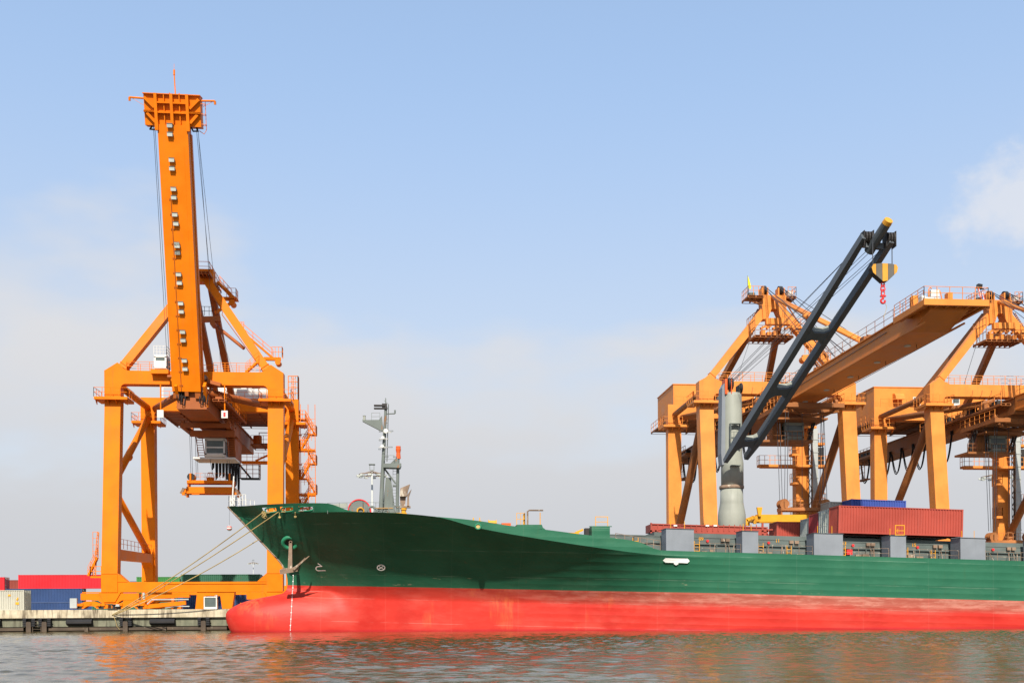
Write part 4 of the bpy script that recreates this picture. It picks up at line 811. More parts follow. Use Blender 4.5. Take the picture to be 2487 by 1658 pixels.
def stair_tower(parent, mat, x0, x1, y, zlist):
    for k in range(len(zlist)-1):
        za, zb = zlist[k], zlist[k+1]; g = MB()
        xa, xb = (x0+0.15, x1-0.75) if k % 2 == 0 else (x1-0.15, x0+0.75)
        g.stair((xa, y+0.4*(k % 2), za), (xb, y+0.4*(k % 2), zb), (0, 1, 0), 0.8, 0.04)
        for hh in (0.55, 1.05): g.tube((xa, y-0.4, za+hh), (xb, y-0.4, zb+hh), 0.04, 4)
        for q in (0.15, 0.5, 0.85): g.tube((xa+(xb-xa)*q, y-0.4, za+(zb-za)*q-0.1), (xa+(xb-xa)*q, y-0.4, za+(zb-za)*q+1.05), 0.035, 4)
        g.build('stair_flight', mat, parent)
        g = MB(); c = xb; s = 0.8 if k % 2 == 0 else -0.8
        g.box(x0-0.3, x0+0.2, y-0.1, y+0.2, zb-0.2, zb-0.05); g.build('stair_bracket', mat, parent); g = MB(); g.box(min(c, c+s), max(c, c+s), y-0.45, y+0.95, zb-0.12, zb)
        if k % 3 == 1: g.box(x0-0.2, x1-0.1, y-0.5, y+0.9, zb-0.32, zb-0.125)
        p = g.build('landing', mat, parent); g = MB()
        g.rail([(c, y-0.45, zb), (c+s, y-0.45, zb), (c+s, y+0.95, zb)], 1.1, 0.4, 0.038); g.build('railing', mat, p)
def hose(pts, n=10):
    out = []; 
    for a, b in zip(pts, pts[1:]):
        for t in np.linspace(0, 1, n)[:-1]: out.append(a+(b-a)*t)
    return out+[pts[-1]]
def festoon(parent, x, y0, y1, n, zt, drop, dx=0.0, r=0.07, wd=0.86):
    for i in range(n):
        ya, yb = y0+(y1-y0)*i/n, y0+(y1-y0)*(i+wd)/n
        d = drop*(0.9+0.25*random.random()); g = MB()
        for k in range(2): g.path([(x+dx*i+0.14*k, ya+(yb-ya)*t, zt-(d-0.2*k)*(1-abs(2*t-1)**2.0)) for t in np.linspace(0, 1, 13)], r, 5)
        g.box(x-0.1, x+0.35, ya-0.12, ya+0.12, zt-0.02, zt+0.5); g.build('festoon_cable', M['cable'], parent)
def bogie(parent, mat, x, y, z0, n=2):
    """balance beam with two trucks of wheels under one crane corner"""
    g = MB(); g.prism([(x-3.2, z0+1.86), (x-3.2, z0+1.10), (x-1.3, z0+1.06), (x-0.75, z0+0.66), (x+0.75, z0+0.66), (x+1.3, z0+1.06), (x+3.2, z0+1.10), (x+3.2, z0+1.86)], 'y', y-0.5, y+0.5)
    g.prism([(x-1.25, z0+2.0), (x-0.6, z0+0.85), (x+0.6, z0+0.85), (x+1.25, z0+2.0)], 'y', y-0.62, y+0.62); b = g.build('balance_beam', mat, parent)
    for s in (-1, 1):
        c = x+s*2.15; g = MB()
        g.prism([(c-1.95, z0+0.16), (c-1.95, z0+0.56), (c-1.2, z0+0.66), (c-0.45, z0+0.96), (c+0.45, z0+0.96), (c+1.2, z0+0.66), (c+1.95, z0+0.56), (c+1.95, z0+0.16), (c+0.75, z0+0.12), (c+0.35, z0+0.42), (c-0.35, z0+0.42), (c-0.75, z0+0.12)], 'y', y-0.55, y+0.55)
        g.tube((c, y-0.62, z0+0.72), (c, y+0.62, z0+0.72), 0.14, 10); t = g.build('wheel_truck', mat, parent)
        for q in (-1.2, 1.2):
            g = MB(); g.lathe([(0.30, -0.60), (0.30, -0.42), (0.24, -0.40), (0.24, 0.1)], (c+q, y, z0+0.31), 16, 'y'); g.build('wheel', M['dark'], t)
            g = MB(); g.box(c+q-0.55, c+q+0.45, y-0.72, y-0.605, z0+0.42, z0+0.70); g.tube((c+q-0.1, y-0.85, z0+0.55), (c+q-0.1, y-0.5, z0+0.55), 0.15, 8); g.build('drive_motor', mat, t)
def cabin(parent, x0, x1, y0, y1, z0, z1, shell, name='operator_cabin'):
    g = MB(); s = 0.2; zw0, zw1 = z0+(z1-z0)*0.12, z0+(z1-z0)*0.86
    g.box(x0, x1, y0, y1, z1-0.3, z1); g.box(x0, x1, y0, y0+0.1, zw0, zw0+0.16); g.prism([(y0+0.12, z0), (y0, zw0), (y1, zw0), (y1, z0)], 'x', x0, x1); g.box(x0, x1, y1-0.1, y1, zw0, z1-0.2)
    for xx in (x0, x1-s): 
        g.box(xx, xx+s, y0, y0+s, zw0, z1-0.2); g.box(xx, xx+s, (y0+y1)/2, (y0+y1)/2+s, zw0, z1-0.2)
    zm = zw0+(zw1-zw0)*0.52; g.box(x0, x1, y0+0.001, y0+0.08, zm-0.09, zm+0.09)
    c = g.build(name, shell, parent)
    g = MB(); g.box(x0+s, x1-s, y0+0.05, y0+0.07, zw0, zm-0.05); g.build('window', M['glass'], c); g = MB(); g.box(x0+s, x1-s, y0+0.05, y0+0.07, zm+0.05, z1-0.2); g.build('window', M['glass'], c)
    for xx in (x0+0.03, x1-0.05): g = MB(); g.box(xx, xx+0.02, y0+s, y1-0.1, zw0, z1-0.2); g.build('window', M['glass'], c)
    return c
def sheave_set(parent, mat, c, r=0.55, n=4, axis='x', gap=0.2):
    g = MB(); c = V3(c)
    for i in range(n):
        o = (i-(n-1)/2)*gap; g.lathe([(r*0.8, o-0.05), (r, o-0.07), (r, o+0.07), (r*0.8, o+0.05)], c, 18, axis)
    return g.build('rope_sheave', mat, parent)
def spreader(name, label, mat, hmat, xc, yc, zt, half, hb_half, cranky=False):
    r = thing(name, (xc, yc, zt), label, 'spreader', 'container spreaders hanging from the cranes')
    g = MB(); g.box(xc-hb_half, xc+hb_half, yc-0.7, yc+0.7, zt-0.45, zt-0.05); g.box(xc-hb_half+0.05, xc+hb_half-0.05, yc-0.75, yc-0.702, zt-0.40, zt-0.12)
    h = g.build('headblock', hmat, r)
    for s in (-1, 1):
        sheave_set(h, M['dark'] if not cranky else M['hb'], (xc+s*(hb_half-0.45), yc, zt+0.38), 0.55 if cranky else 0.45, 4, 'y', 0.34)
        g = MB(); g.box(xc+s*(hb_half-0.45)-0.1, xc+s*(hb_half-0.45)+0.1, yc-0.8, yc-0.75, zt-0.1, zt+0.8); g.box(xc+s*(hb_half-0.12)-0.08, xc+s*(hb_half-0.12)+0.08, yc-0.6, yc+0.6, zt-0.95, zt-0.45); g.build('sheave_bracket', hmat, h)
    g = MB(); g.lathe([(0.42, -0.05), (0.5, 0.3), (0.45, 0.36)], (xc-0.1, yc, zt), 16); g.path([(xc-0.1+0.3*math.cos(t), yc+0.3*math.sin(t), zt+0.95) for t in np.linspace(0, 6.283, 11)[:-1]], 0.03, 4, True)
    for t in range(4): a = t*math.pi/2+0.6; g.tube((xc-0.1+0.5*math.cos(a), yc+0.5*math.sin(a), zt+0.3), (xc-0.1+0.3*math.cos(a), yc+0.3*math.sin(a), zt+0.95), 0.03, 4)
    g.build('cable_basket', hmat, h)
    g = MB(); g.rail([(xc-hb_half+1.0, yc-0.7, zt-0.05), (xc+hb_half-1.0, yc-0.7, zt-0.05)], 0.85, 0.6, 0.022); g.build('railing', hmat, h)
    g = MB(); g.box(xc-half+0.35, xc+half-0.35, yc-0.95, yc-0.45, zt-1.68, zt-0.88); g.box(xc-half+0.35, xc+half-0.35, yc+0.45, yc+0.95, zt-1.68, zt-0.88); g.box(xc-half*0.5, xc+half*0.5, yc-0.449, yc+0.449, zt-1.3, zt-1.0)
    b = g.build('spreader_beam', mat, r)
    for s in (-1, 1):
        g = MB(); e = xc+s*half; g.box(min(e, e-s*0.34), max(e, e-s*0.34), yc-1.2, yc+1.2, zt-1.62, zt-1.1)
        for yy in (-1.2, 1.2): g.box(e-0.16-0.05*s, e+0.16-0.05*s, yc+yy-0.12, yc+yy+0.12, zt-1.95, zt-1.62)
        g.build('end_beam', mat, r)
        g = MB()
        for yy in (-1.15, 1.15):
            if cranky and s < 0 and yy > 0: continue
            if cranky and s < 0: g.beam((e, yc+yy, zt-1.2), (e-0.9, yc+yy, zt-1.5), 0.22, 0.35); g.beam((e-0.85, yc+yy, zt-1.45), (e-1.05, yc+yy, zt-2.1), 0.22, 0.25); g.beam((e+0.6, yc+yy, zt-1.1), (e+0.6, yc+yy, zt-0.1), 0.3, 0.3, (1, 0, 0), 0.6, 0.3)
            else: g.beam((e-s*0.1, yc+yy, zt-1.1), (e+s*0.25, yc+yy, zt-1.75), 0.25, 0.3)
        g.build('flipper_arm', mat if cranky else M['rusty'], r)
    return r
def rib_floor(g, x0, x1, y0, y1, z, n=5, m=2):
    g.box(x0, x1, y0, y1, z+0.22, z+0.27)
    for i in range(n): x = x0+(x1-x0)*i/(n-1); g.box(x-0.06, x+0.06, y0, y1, z, z+0.218)
    for i in range(m+1): y = y0+(y1-y0)*i/m; g.box(x0-0.02, x1+0.02, y-0.06, y+0.06, z-0.05, z-0.002)
# ---------------------------------------------------------------- crane with its boom raised, bright orange
def raised_crane():
    T = M['orange']; D = M['orange_dull_shade']; xl, xr, xc = -34.75, -16.35, -25.4; YF, YR = 124.4, 140.0
    r = thing('quay_crane', (-25.55, 132, QZ), 'bright orange quay crane with its boom raised, standing behind the green bow', 'crane', 'ship-to-shore gantry cranes')
    for x in (xl, xr):
        g = MB(); g.beam((x, 122.7, 6.4), (x, YF, 26.35), 1.78, 1.30, (1, 0, 0)); g.box(x-0.9, x+0.9, 122.0, 123.4, 4.36, 6.41); s = 1 if x == xl else -1
        g.prism([(x+s*0.9, 6.5), (x+s*2.0, 5.525), (x+s*0.9, 5.525)], 'y', 122.05, 123.35); g.build('front_leg', T, r)
        g = MB(); g.beam((x, YR+0.1, 4.4), (x, YR, 26.5), 1.72, 1.35, (1, 0, 0)); g.build('rear_leg', T, r)
        # side cross beam with haunches, along the landward direction
        g = MB(); g.prism([(122.9, 6.4), (123.45, 6.4), (123.5, 7.3), (124.6, 8.15), (138.2, 8.5), (139.1, 7.9), (139.3, 6.2), (139.9, 6.2), (139.9, 10.6), (139.3, 10.4), (138.6, 9.6), (124.2, 9.35), (123.6, 10.2), (123.0, 10.2)], 'x', x-0.62, x+0.62)
        cb = g.build('side_beam', T, r)
        g = MB(); g.rail([(x+0.62, 124, 9.45), (x+0.62, 138.5, 9.65)], 1.1, 1.6, 0.03); g.build('railing', T, cb)
        g = MB(); g.tube((x, YR-0.5, 27.2), (x, 124.1, 17.0), 0.42, 14); g.tube((x, 124.0, 16.2), (x, YR-0.5, 9.7), 0.42, 14)
        g.tube((x, 130.2, 20.75), (x, 130.5, 20.95), 0.46, 14); g.build('side_brace', T, r, True)
        g = MB(); g.tube((x, YF+0.5, 28.6), (x, YR-0.4, 28.6), 0.40, 12); g.build('top_tie', T, r, True)
        collar(r, T, x, YF, 26.35, 1.8, 1.35); collar(r, T, x, YR, 26.45, 1.75, 1.4)
        for yy in (122.7, 139.8): bogie(r, T, x+(0.0 if x < -20 else 0.0), yy, QZ)
    g = MB(); g.box(xl+0.901, xr-0.901, 122.1, 123.3, 4.36, 5.52); g.box(xl+6, xr-0.9, 122.02, 122.098, 5.28, 5.34); g.box(xl+6, xl+6.05, 122.02, 122.098, 4.4, 5.28); g.build('front_sill_beam', T, r)
    g = MB(); g.box(xl+0.861, xr-0.861, 139.6, 140.6, 4.36, 5.52); g.build('rear_sill_beam', T, r)
    # mid-span plates and machinery between the trucks, cable reel side
    g = MB(); g.prism([(-25.1, 4.355), (-25.3, QZ+0.02), (-24.3, QZ+0.02), (-24.1, 3.9), (-22.5, 3.9), (-22.3, QZ+0.02), (-21.2, QZ+0.02), (-20.9, 4.355)], 'y', 122.2, 123.2); g.build('anchor_plate', T, r)
    g = MB(); g.prism([(-30.6, 2.55), (-30.6, 2.95), (-29.6, 3.6), (-27.2, 3.75), (-26.0, 3.75), (-26.0, 4.1), (-30.2, 4.1), (-30.6, 3.9), (-31.0, 3.0)], 'y', 122.4, 123.1); g.box(-30.9, -27.8, 122.2, 122.9, QZ+0.1, QZ+0.55); g.beam((-30.4, 122.1, 2.75), (-26.3, 122.1, 3.15), 0.5, 0.45); g.build('travel_gear', T, r)
    g = MB(); g.path([(-30.6, 122.1, 3.0), (-30.1, 122.1, 3.5), (-26.0, 122.1, 3.52)], 0.08, 5); g.path([(-28.6, 122.0, 2.55), (-27.5, 122.0, 2.75), (-25.9, 122.0, 2.72)], 0.07, 5); g.build('cable_tray', M['concrete_pale'], r)
    for x, w, h, z in ((-38.6, 0.75, 1.1, 2.6), (-30.9, 0.22, 0.75, 3.55), (-33.9, 0.65, 0.25, 2.75), (-22.9, 0.3, 0.8, 3.2)):
        g = MB(); g.box(x-w/2, x+w/2, 121.7, 122.05, z, z+h); g.build('electric_box', M['concrete_pale'], r)
    g = MB(); g.box(-37.8, xl-0.9, 122.3, 123, 4.3, 4.42); g.box(-36.9, xl-0.9, 122.3, 123.1, 6.0, 6.2); ap = g.build('access_platform', T, r)
    g = MB(); g.rail([(xl-0.95, 122.3, 6.2), (-36.9, 122.3, 6.2), (-36.9, 123.1, 6.2)], 1.1, 0.6, 0.04); g.ladder((-36.55, 122.6, 6.2), (-36.1, 122.6, 11.2), (0, 1, 0.0), 0.6, 0.05, 0.35); g.rail([(-36.6, 122.3, 8.3), (-36.0, 122.3, 8.3)], 2.9, 0.6, 0.03, 4); g.stair((-37.2, 122.6, 6.25), (-36.2, 122.6, 8.3), (0, 1, 0), 0.5); g.build('access_ladder', T, ap)
    # portals
    g = MB(); portal(g, xl, xr, 1.8, YF-0.72, YF+0.72, 26.655, 28.28, 29.82); g.build('front_portal', T, r)
    g = MB(); portal(g, xl, xr, 1.74, YR-0.7, YR+0.7, 26.76, 28.2, 29.9); g.build('rear_portal', T, r)
    for x in (xl, xr): g = MB(); g.beam((x, YF, 26.3), (x, YF, 26.66), 1.79, 1.31, (1, 0, 0)); g.beam((x, YR, 26.4), (x, YR, 26.77), 1.73, 1.36, (1, 0, 0)); g.build('leg_head', T, r)
    p = MB(); p.rail([(-33.2, YF-0.6, 29.82), (-28.0, YF-0.6, 29.82)], 1.05, 1.2, 0.032); p.rail([(-23.4, YF-0.6, 29.82), (-18.2, YF-0.6, 29.82)], 1.05, 1.25, 0.032); p.rail([(-33.2, YF+0.6, 29.82), (-18.2, YF+0.6, 29.82)], 1.05, 1.2, 0.032); p.stair((-19.8, YF-0.3, 29.85), (-18.3, YF-0.3, 31.2), (0, 1, 0), 0.6); p.build('portal_railing', T, r)
    # A-frame
    ap_ = V3((-25.4, 126.6, 41.6))
    for s, x in ((-1, xl), (1, xr)):
        foot = V3((x-s*1.0, YF, 30.2)); g = MB(); g.beam(foot, ap_+V3((s*0.9, 0, -0.6)), 1.05, 0.95, (0, 1, 0)); g.prism([(x+s*0.88, 29.824), (x-s*0.55, 30.75), (x-s*1.25, 30.05), (x-s*1.7, 29.824)], 'y', YF-0.62, YF+0.62); 
        d = (ap_-foot).normalized(); g.beam(foot+d*0.35, foot+d*0.42, 1.2, 1.1, (0, 1, 0)); g.build('mast_leg', T, r)
    g = MB(); g.box(-27.0, -23.8, 126.0, 127.2, 40.9, 42.4); g.build('mast_head', T, r)
    g = MB(); rib_floor(g, -25.2, -23.9, 124.2, 131.6, 41.3, 4, 6); wk = g.build('mast_walkway', D, r); g = MB(); g.rail([(-25.2, 124.2, 41.57), (-23.9, 124.2, 41.57), (-23.9, 131.6, 41.57)], 1.1, 0.9, 0.032); g.build('railing', T, wk)
    g = MB(); g.beam((-24.2, 129.5, 39.9), (-22.0, 130.5, 40.3), 0.5, 0.4); g.beam((-24.0, 129.5, 42.0), (-22.2, 130.5, 40.4), 0.4, 0.28); g.beam((-24.0, 128.5, 38.0), (-22.2, 130.3, 39.9), 0.4, 0.35); g.tube((-22.3, 129.7, 39.65), (-22.3, 131.1, 39.65), 0.36, 12); g.box(-22.9, -21.7, 129.6, 131.2, 40.1, 40.22); br = g.build('mast_bracket', T, r)
    g = MB(); g.rail([(-22.9, 129.6, 40.25), (-21.8, 129.6, 40.25), (-21.8, 131.1, 40.25)], 1.05, 0.5, 0.03); g.stair((-23.8, 130.2, 41.9), (-22.4, 130.2, 40.3), (0, 1, 0), 0.6); g.build('railing', T, br)
    g = MB(); g.beam((-25.2, 125.5, 36.3), (-22.9, 125.5, 36.4), 0.5, 0.6); g.tube((-23.7, 124.9, 35.75), (-23.7, 126.2, 35.75), 0.32, 12); lb = g.build('sheave_bracket', D, r); g = MB(); g.rail([(-25.2, 125.2, 36.7), (-23.6, 125.2, 36.7)], 1.05, 0.5, 0.03); g.build('railing', M['dark'], lb)
    g = MB(); g.tube((-23.6, 126.8, 35.9), (-20.2, 125.5, 33.0), 0.2, 8); g.path([(-24.1, 125.6, 39.6), (-22.6, 125.4, 37.3), (-22.7, 125.4, 36.9), (-18.2, 124.2, 30.6)], 0.05, 5); g.build('cable_conduit', D, r)
    g = MB(); g.beam((-17.9, 125.4, 31.8), (-16.0, 125.9, 31.9), 0.5, 0.35); g.tube((-16.3, 125.4, 31.45), (-16.3, 126.6, 31.45), 0.34, 12); lb = g.build('lower_bracket', T, r)
    g = MB(); g.stair((-20.4, 125.8, 35.0), (-16.9, 125.8, 32.0), (0, 1, 0), 0.6); g.rail([(-17.0, 125.5, 32.05), (-15.8, 125.5, 32.05), (-15.8, 126.3, 32.05)], 1.2, 0.4, 0.032); g.rail([(-20.8, 125.5, 35.0), (-20.2, 125.5, 35.0)], 1.1, 0.3, 0.035); g.build('mast_stair', T, lb)
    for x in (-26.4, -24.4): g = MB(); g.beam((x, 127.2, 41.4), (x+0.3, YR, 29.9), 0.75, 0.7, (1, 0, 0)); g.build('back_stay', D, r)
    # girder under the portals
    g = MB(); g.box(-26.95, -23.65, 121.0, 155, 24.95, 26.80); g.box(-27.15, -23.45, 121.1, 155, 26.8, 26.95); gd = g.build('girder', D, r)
    for x in (-26.9, -23.95):
        for yy in (YF, YR): g = MB(); g.box(x, x+0.25, yy-0.5, yy+0.5, 26.951, 28.285 if yy == YF else 28.21); g.build('hanger_plate', D, gd)
    g = MB()
    for x, ln in ((-26.6, 1.5), (-26.35, 1.9), (-24.35, 1.8), (-24.1, 1.5), (-23.85, 1.7), (-26.85, 1.3)):
        g = MB(); g.path([(x, 120.85-0.05*k, 27.4-ln*k/6) for k in range(7)]+[(x+0.25, 120.75, 27.2-ln), (x+0.4, 120.9, 27.6-ln*0.6)], 0.06, 6); g.build('hinge_hose', M['cable'], gd)
    g = MB(); g.path([(-25.9+0.35*math.cos(t), 120.85, 26.6+0.42*math.sin(t)) for t in np.linspace(0.5, 5.5, 14)], 0.06, 5); g.build('hinge_hose', M['cable'], gd)
    g = MB()
    for x in (-26.85, -23.75): g.beam((x, 121.4, 26.3), (x, 120.3, 27.6), 0.3, 1.0, (1, 0, 0))
    for k in range(4): g.box(-27.05, -26.955, 120.98, 121.4, 25.2+0.4*k, 25.45+0.4*k); g.box(-23.645, -23.5, 120.98, 121.4, 25.2+0.4*k, 25.45+0.4*k)
    g.build('hinge_bracket', T, gd)
    g = MB(); rib_floor(g, -23.4, -22.0, 123.0, 138, 26.3, 3, 10); wk = g.build('girder_walkway', D, gd); g = MB(); g.rail([(-22.0, 123.0, 26.6), (-22.0, 138, 26.6)], 1.1, 1.3, 0.03)
    g.build('walkway_railing', T, gd)
    for k in range(7): g = MB(); y = 124.2+1.9*k; g.box(-23.3, -22.5, y, y+0.9, 26.6, 27.0+0.5*random.random()); g.tube((-22.9, y+0.2, 27.0), (-22.9, y+0.2, 27.7), 0.12, 8); g.build('walkway_machine', M['dark'] if k % 2 else D, gd)
    for s in (-1, 1):
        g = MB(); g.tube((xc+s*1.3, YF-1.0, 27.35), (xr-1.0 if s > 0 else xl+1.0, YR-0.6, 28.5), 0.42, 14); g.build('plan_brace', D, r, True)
    g = MB(); g.beam((-24.0, YF-0.9, 28.6), (-22.5, YF-0.9, 28.2), 0.9, 0.4); g.build('latch', D, r); g = MB(); g.tube((-24.3, YF-1.4, 29.0), (-24.3, YF-0.73, 29.0), 0.3, 10); g.build('latch_pin', M['rusty'], r); g = MB(); g.tube((-28.4, YF-1.4, 29.0), (-27.2, YF-1.4, 29.0), 0.22, 10); g.build('latch', D, r)
    # machinery house behind the rear portal
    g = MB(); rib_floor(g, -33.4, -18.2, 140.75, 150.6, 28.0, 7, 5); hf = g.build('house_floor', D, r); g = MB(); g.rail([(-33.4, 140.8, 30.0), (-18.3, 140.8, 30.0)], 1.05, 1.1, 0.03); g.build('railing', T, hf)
    g = MB(); g.box(-31.2, -18.8, 142.4, 150.2, 28.28, 33.1); hs = g.build('machinery_house', M['white'], r)
    for x in (-23.9, -21.4, -29.5): g = MB(); g.box(x-0.55, x+0.55, 142.36, 142.398, 31.9, 32.45); g.build('window', M['glass'], hs)
    g = MB(); g.frame(-33.6, -31.2, 142.4, 30.0, 32.0, 0.15); g.build('landing_frame', M['white'], hs)
    # trolley with cabin
    g = MB(); g.box(-28.3, -27.8, 128.6, 134.6, 24.2, 24.75); g.box(-22.9, -22.4, 128.6, 134.6, 24.2, 24.75); g.box(-27.795, -22.905, 128.6, 129.1, 24.25, 24.72); g.box(-27.795, -22.905, 134.1, 134.6, 24.25, 24.72); g.box(-27.3, -22.0, 129.4, 129.9, 23.3, 24.0); g.box(-27.2, -22.2, 130.4, 134, 23.75, 24.05); g.box(-23.9, -22.6, 133.2, 138, 21.3, 23.7)
    for x in (-28.0, -22.7):
        for y in (129, 134): g.lathe([(0.3, -0.15), (0.3, 0.15)], (x, y, 24.9), 12, 'x')
    tr = g.build('trolley', D, r)
    cb = cabin(tr, -25.75, -23.35, 130.4, 132.9, 20.98, 23.25, M['white'])
    g = MB(); g.box(-27.2, -22.2, 130.6, 134.2, 20.75, 20.95); g.box(-25.6, -23.5, 130.7, 132.7, 20.951, 20.975); fl = g.build('cabin_floor', M['white'], tr)
    g = MB(); g.ladder((-26.6, 131, 23.7), (-26.2, 131, 20.95), (1, 0, 0), 0.75, 0.06, 0.28); g.build('cabin_stair', D, tr); g = MB(); g.ladder((-22.9, 130.6, 26.0), (-22.5, 130.6, 20.95), (1, 0, 0), 0.8, 0.07, 0.28); g.rail([(-24.0, 129.2, 26.4), (-22.4, 130.2, 24.2)], 1.0, 0.5, 0.03); g.stair((-23.6, 128.4, 26.4), (-22.4, 129.9, 24.3), (0.5, -0.5, 0), 0.7); g.build('cabin_stair', D, tr)
    g = MB()
    for x in (-27.8, -27.6, -27.15, -26.95): g.tube((x, 131.6, 24.3), (x+0.05, 132, 18.6), 0.03, 4)
    for x in (-23.35, -23.1): g.tube((x, 131.6, 24.3), (x, 132, 18.5), 0.03, 4)
    g.path([(-25.2, 131.2, 24), (-25.2, 130.8, 20.6), (-25.1, 132, 18.9)], 0.035, 4); g.build('hoist_rope', M['wire'], tr)
    g = MB(); g.box(-23.8, -20.0, 145.0, 146.4, 22.3, 22.6); g.beam((-21.9, 145, 22.6), (-20.2, 145, 23.4), 0.1, 0.25); wk = g.build('rear_walkway', T, r); g = MB(); g.rail([(-23.8, 145, 22.6), (-20.0, 145, 22.6)], 1.1, 0.7, 0.03); g.build('railing', T, wk)
    g = MB(); rib_floor(g, -22.8, -18.5, 147, 151, 25.0, 4, 3); wk = g.build('service_platform', D, r); g = MB(); g.rail([(-22.8, 147, 25.3), (-18.6, 147, 25.3)], 1.1, 0.8, 0.035); g.frame(-21.8, -20.0, 147.4, 25.3, 26.9, 0.1); g.build('railing', D, wk); g = MB(); g.lathe([(0.6, 0), (0.6, 1.3), (0.45, 1.4)], (-22.2, 149, 25.3), 14); g.build('tank', T, wk)
    festoon(r, -26.1, 136.5, 158, 9, 24.6, 4.7, 0.0, 0.075, 0.46)
    g = MB(); g.beam((-26.6, 156, 24.5), (-24.2, 156, 21.6), 0.4, 0.25); g.box(-25.7, -23.0, 155.4, 157, 21.5, 21.65); cg = g.build('tail_cage', M['dark'], r); g = MB()
    g.rail([(-25.6, 155.4, 21.65), (-23.0, 155.4, 21.65), (-23.0, 157, 21.65)], 2.4, 0.8, 0.05, 4); g.build('railing', D, cg)
    # stairs at the landward right corner
    stair_tower(r, T, xr+0.95, xr+3.0, 140.6, [8.0+1.95*k for k in range(11)])
    for xx in (xr+1.05, xr+2.05, xr+2.95): g = MB(); g.tube((xx, 140.1, 8.0), (xx, 140.1, 29.4), 0.045, 5); g.build('stair_post', T, r)
    for k in range(10): g = MB(); z = 9.0+1.95*k; g.rail([(xr+1.05, 140.05, z), (xr+2.95, 140.05, z)], 0.9, 0.48, 0.03); g.build('stair_railing', T, r)
    g = MB(); g.rail([(-16.75, 139.2, 29.9), (-15.5, 139.2, 29.9), (-15.5, 140.2, 29.9)], 3.0, 0.6, 0.06, 4); g.ladder((-16.1, 139.4, 29.9), (-16.1, 139.4, 32.9), (1, 0, 0), 0.5); g.build('ladder_tower', T, r)
    # small white checker's cabin on the portal
    c = cabin(r, -29.95, -28.55, 123.1, 124.9, 29.83+0.02, 31.55, M['white'], 'watch_cabin'); g = MB(); g.rail([(-29.95, 123.1, 31.55), (-28.55, 123.1, 31.55), (-28.55, 124.9, 31.55)], 1.0, 0.35, 0.025, 3); g.build('roof_rail', M['white'], c); g = MB(); g.box(-29.9, -28.6, 123.06, 123.099, 30.0, 30.85); g.build('front_panel', M['white'], c)
    g = MB(); g.box(-30.3, -28.3, 122.9, 123.67, 29.35, 29.82); g.build('cabin_base', T, r)
    for x in (-29.25, -22.05):
        g = MB(); g.tube((x, 123.2, 25.2), (x, 123.2, 28.28), 0.08, 6); hg = g.build('sign_rod', T, r); g = MB(); g.box(x-0.36, x+0.36, 123.0, 123.1, 24.35, 25.2); g.build('sign_board', M['white'], hg)
        if x > -25: g = MB(); g.box(x-0.12, x+0.12, 122.97, 122.998, 24.5, 25.0); g.build('sign_mark', M['redpaint'], hg)
    # ---- raised boom, built in its own frame: s along the boom, d towards the front
    B0, B1 = V3((-25.75, 120.45, 26.6)), V3((-25.5, 112.6, 56.3)); ax = (B1-B0).normalized(); X = V3((1, 0, 0)); X = (X-ax*X.dot(ax)).normalized(); nf = X.cross(ax)
    if nf.y > 0: nf = -nf
    bp = lambda x, s, d: B0+X*x+ax*s+nf*d
    def bbox(g, x0, x1, s0, s1, d0, d1):
        vs = [bp(x, s, d) for s in (s0, s1) for x, d in ((x0, d0), (x1, d0), (x1, d1), (x0, d1))]; g.add(vs, [(0, 1, 2, 3)[::-1], (4, 5, 6, 7), (0, 1, 5, 4), (1, 2, 6, 5), (2, 3, 7, 6), (3, 0, 4, 7)])
    LB = (B1-B0).length
    g = MB(); bbox(g, -1.56, 1.56, 0.2, LB-2.95, -1.75, 0); bbox(g, -1.66, -1.565, 0.6, LB-3.6, -1.9, -1.3); bbox(g, 1.565, 1.66, 0.6, LB-3.6, -1.9, -1.3); bbox(g, 1.05, 1.075, 0.6, LB-5, 0.001, 0.012)
    bm_ = g.build('boom', T, r)
    g = MB(); bbox(g, -1.5, -0.9, -0.55, 0.2, -0.9, -0.1); bbox(g, 0.9, 1.5, -0.55, 0.2, -0.9, -0.1); bbox(g, -0.2, 0.2, -0.3, 0.2, -0.5, -0.02); g.build('hinge_lug', D, bm_)
    g = MB(); s0, s1 = LB-3.0, LB
    bbox(g, -2.9, 2.9, s0, s1, -1.6, -0.35)
    for x in (-1.62, 0, 1.62): bbox(g, x-0.15, x+0.15, s0+0.05, s1+0.05, -0.345, 0.12)
    for s in (s0+1.15, s0+2.1): bbox(g, -1.465, -0.155, s, s+0.16, -0.345, 0.05); bbox(g, 0.155, 1.465, s, s+0.16, -0.345, 0.05); bbox(g, -2.9, -1.775, s0+1.2, s0+1.4, -0.345, 0.0); bbox(g, 1.775, 2.9, s0+1.2, s0+1.4, -0.345, 0.0)
    bbox(g, -2.95, 2.95, s1, s1+0.08, -1.65, -0.1)
    for x in (-0.8, 0.8): bbox(g, x-0.05, x+0.05, s0+0.1, s1-0.05, -0.345, -0.1)
    for sx in (-1, 1):
        for a, b in (((2.8, s1-0.35), (1.8, s0+1.7)), ((2.6, s0+1.15), (1.8, s0+0.3))): g.beam(bp(sx*a[0], a[1], -0.2), bp(sx*b[0], b[1], -0.2), 0.3, 0.28, nf)
        bbox(g, sx*1.62-0.18, sx*1.62+0.18, s0-0.55, s0+0.35, -0.3, 0.18)
    g.build('boom_head', T, bm_)
    for sx in (-1, 1):
        g = MB(); p, q = bp(sx*2.9, s1-0.4, -0.6), bp(sx*4.4, s1-0.35, -0.6); g.tube(p, q, 0.10, 8); g.tube(q, q-ax*0.35, 0.12, 8); g.tube(q-ax*0.1-X*sx*0.3, p-ax*0.7, 0.02, 4); g.build('lamp_arm', T, bm_)
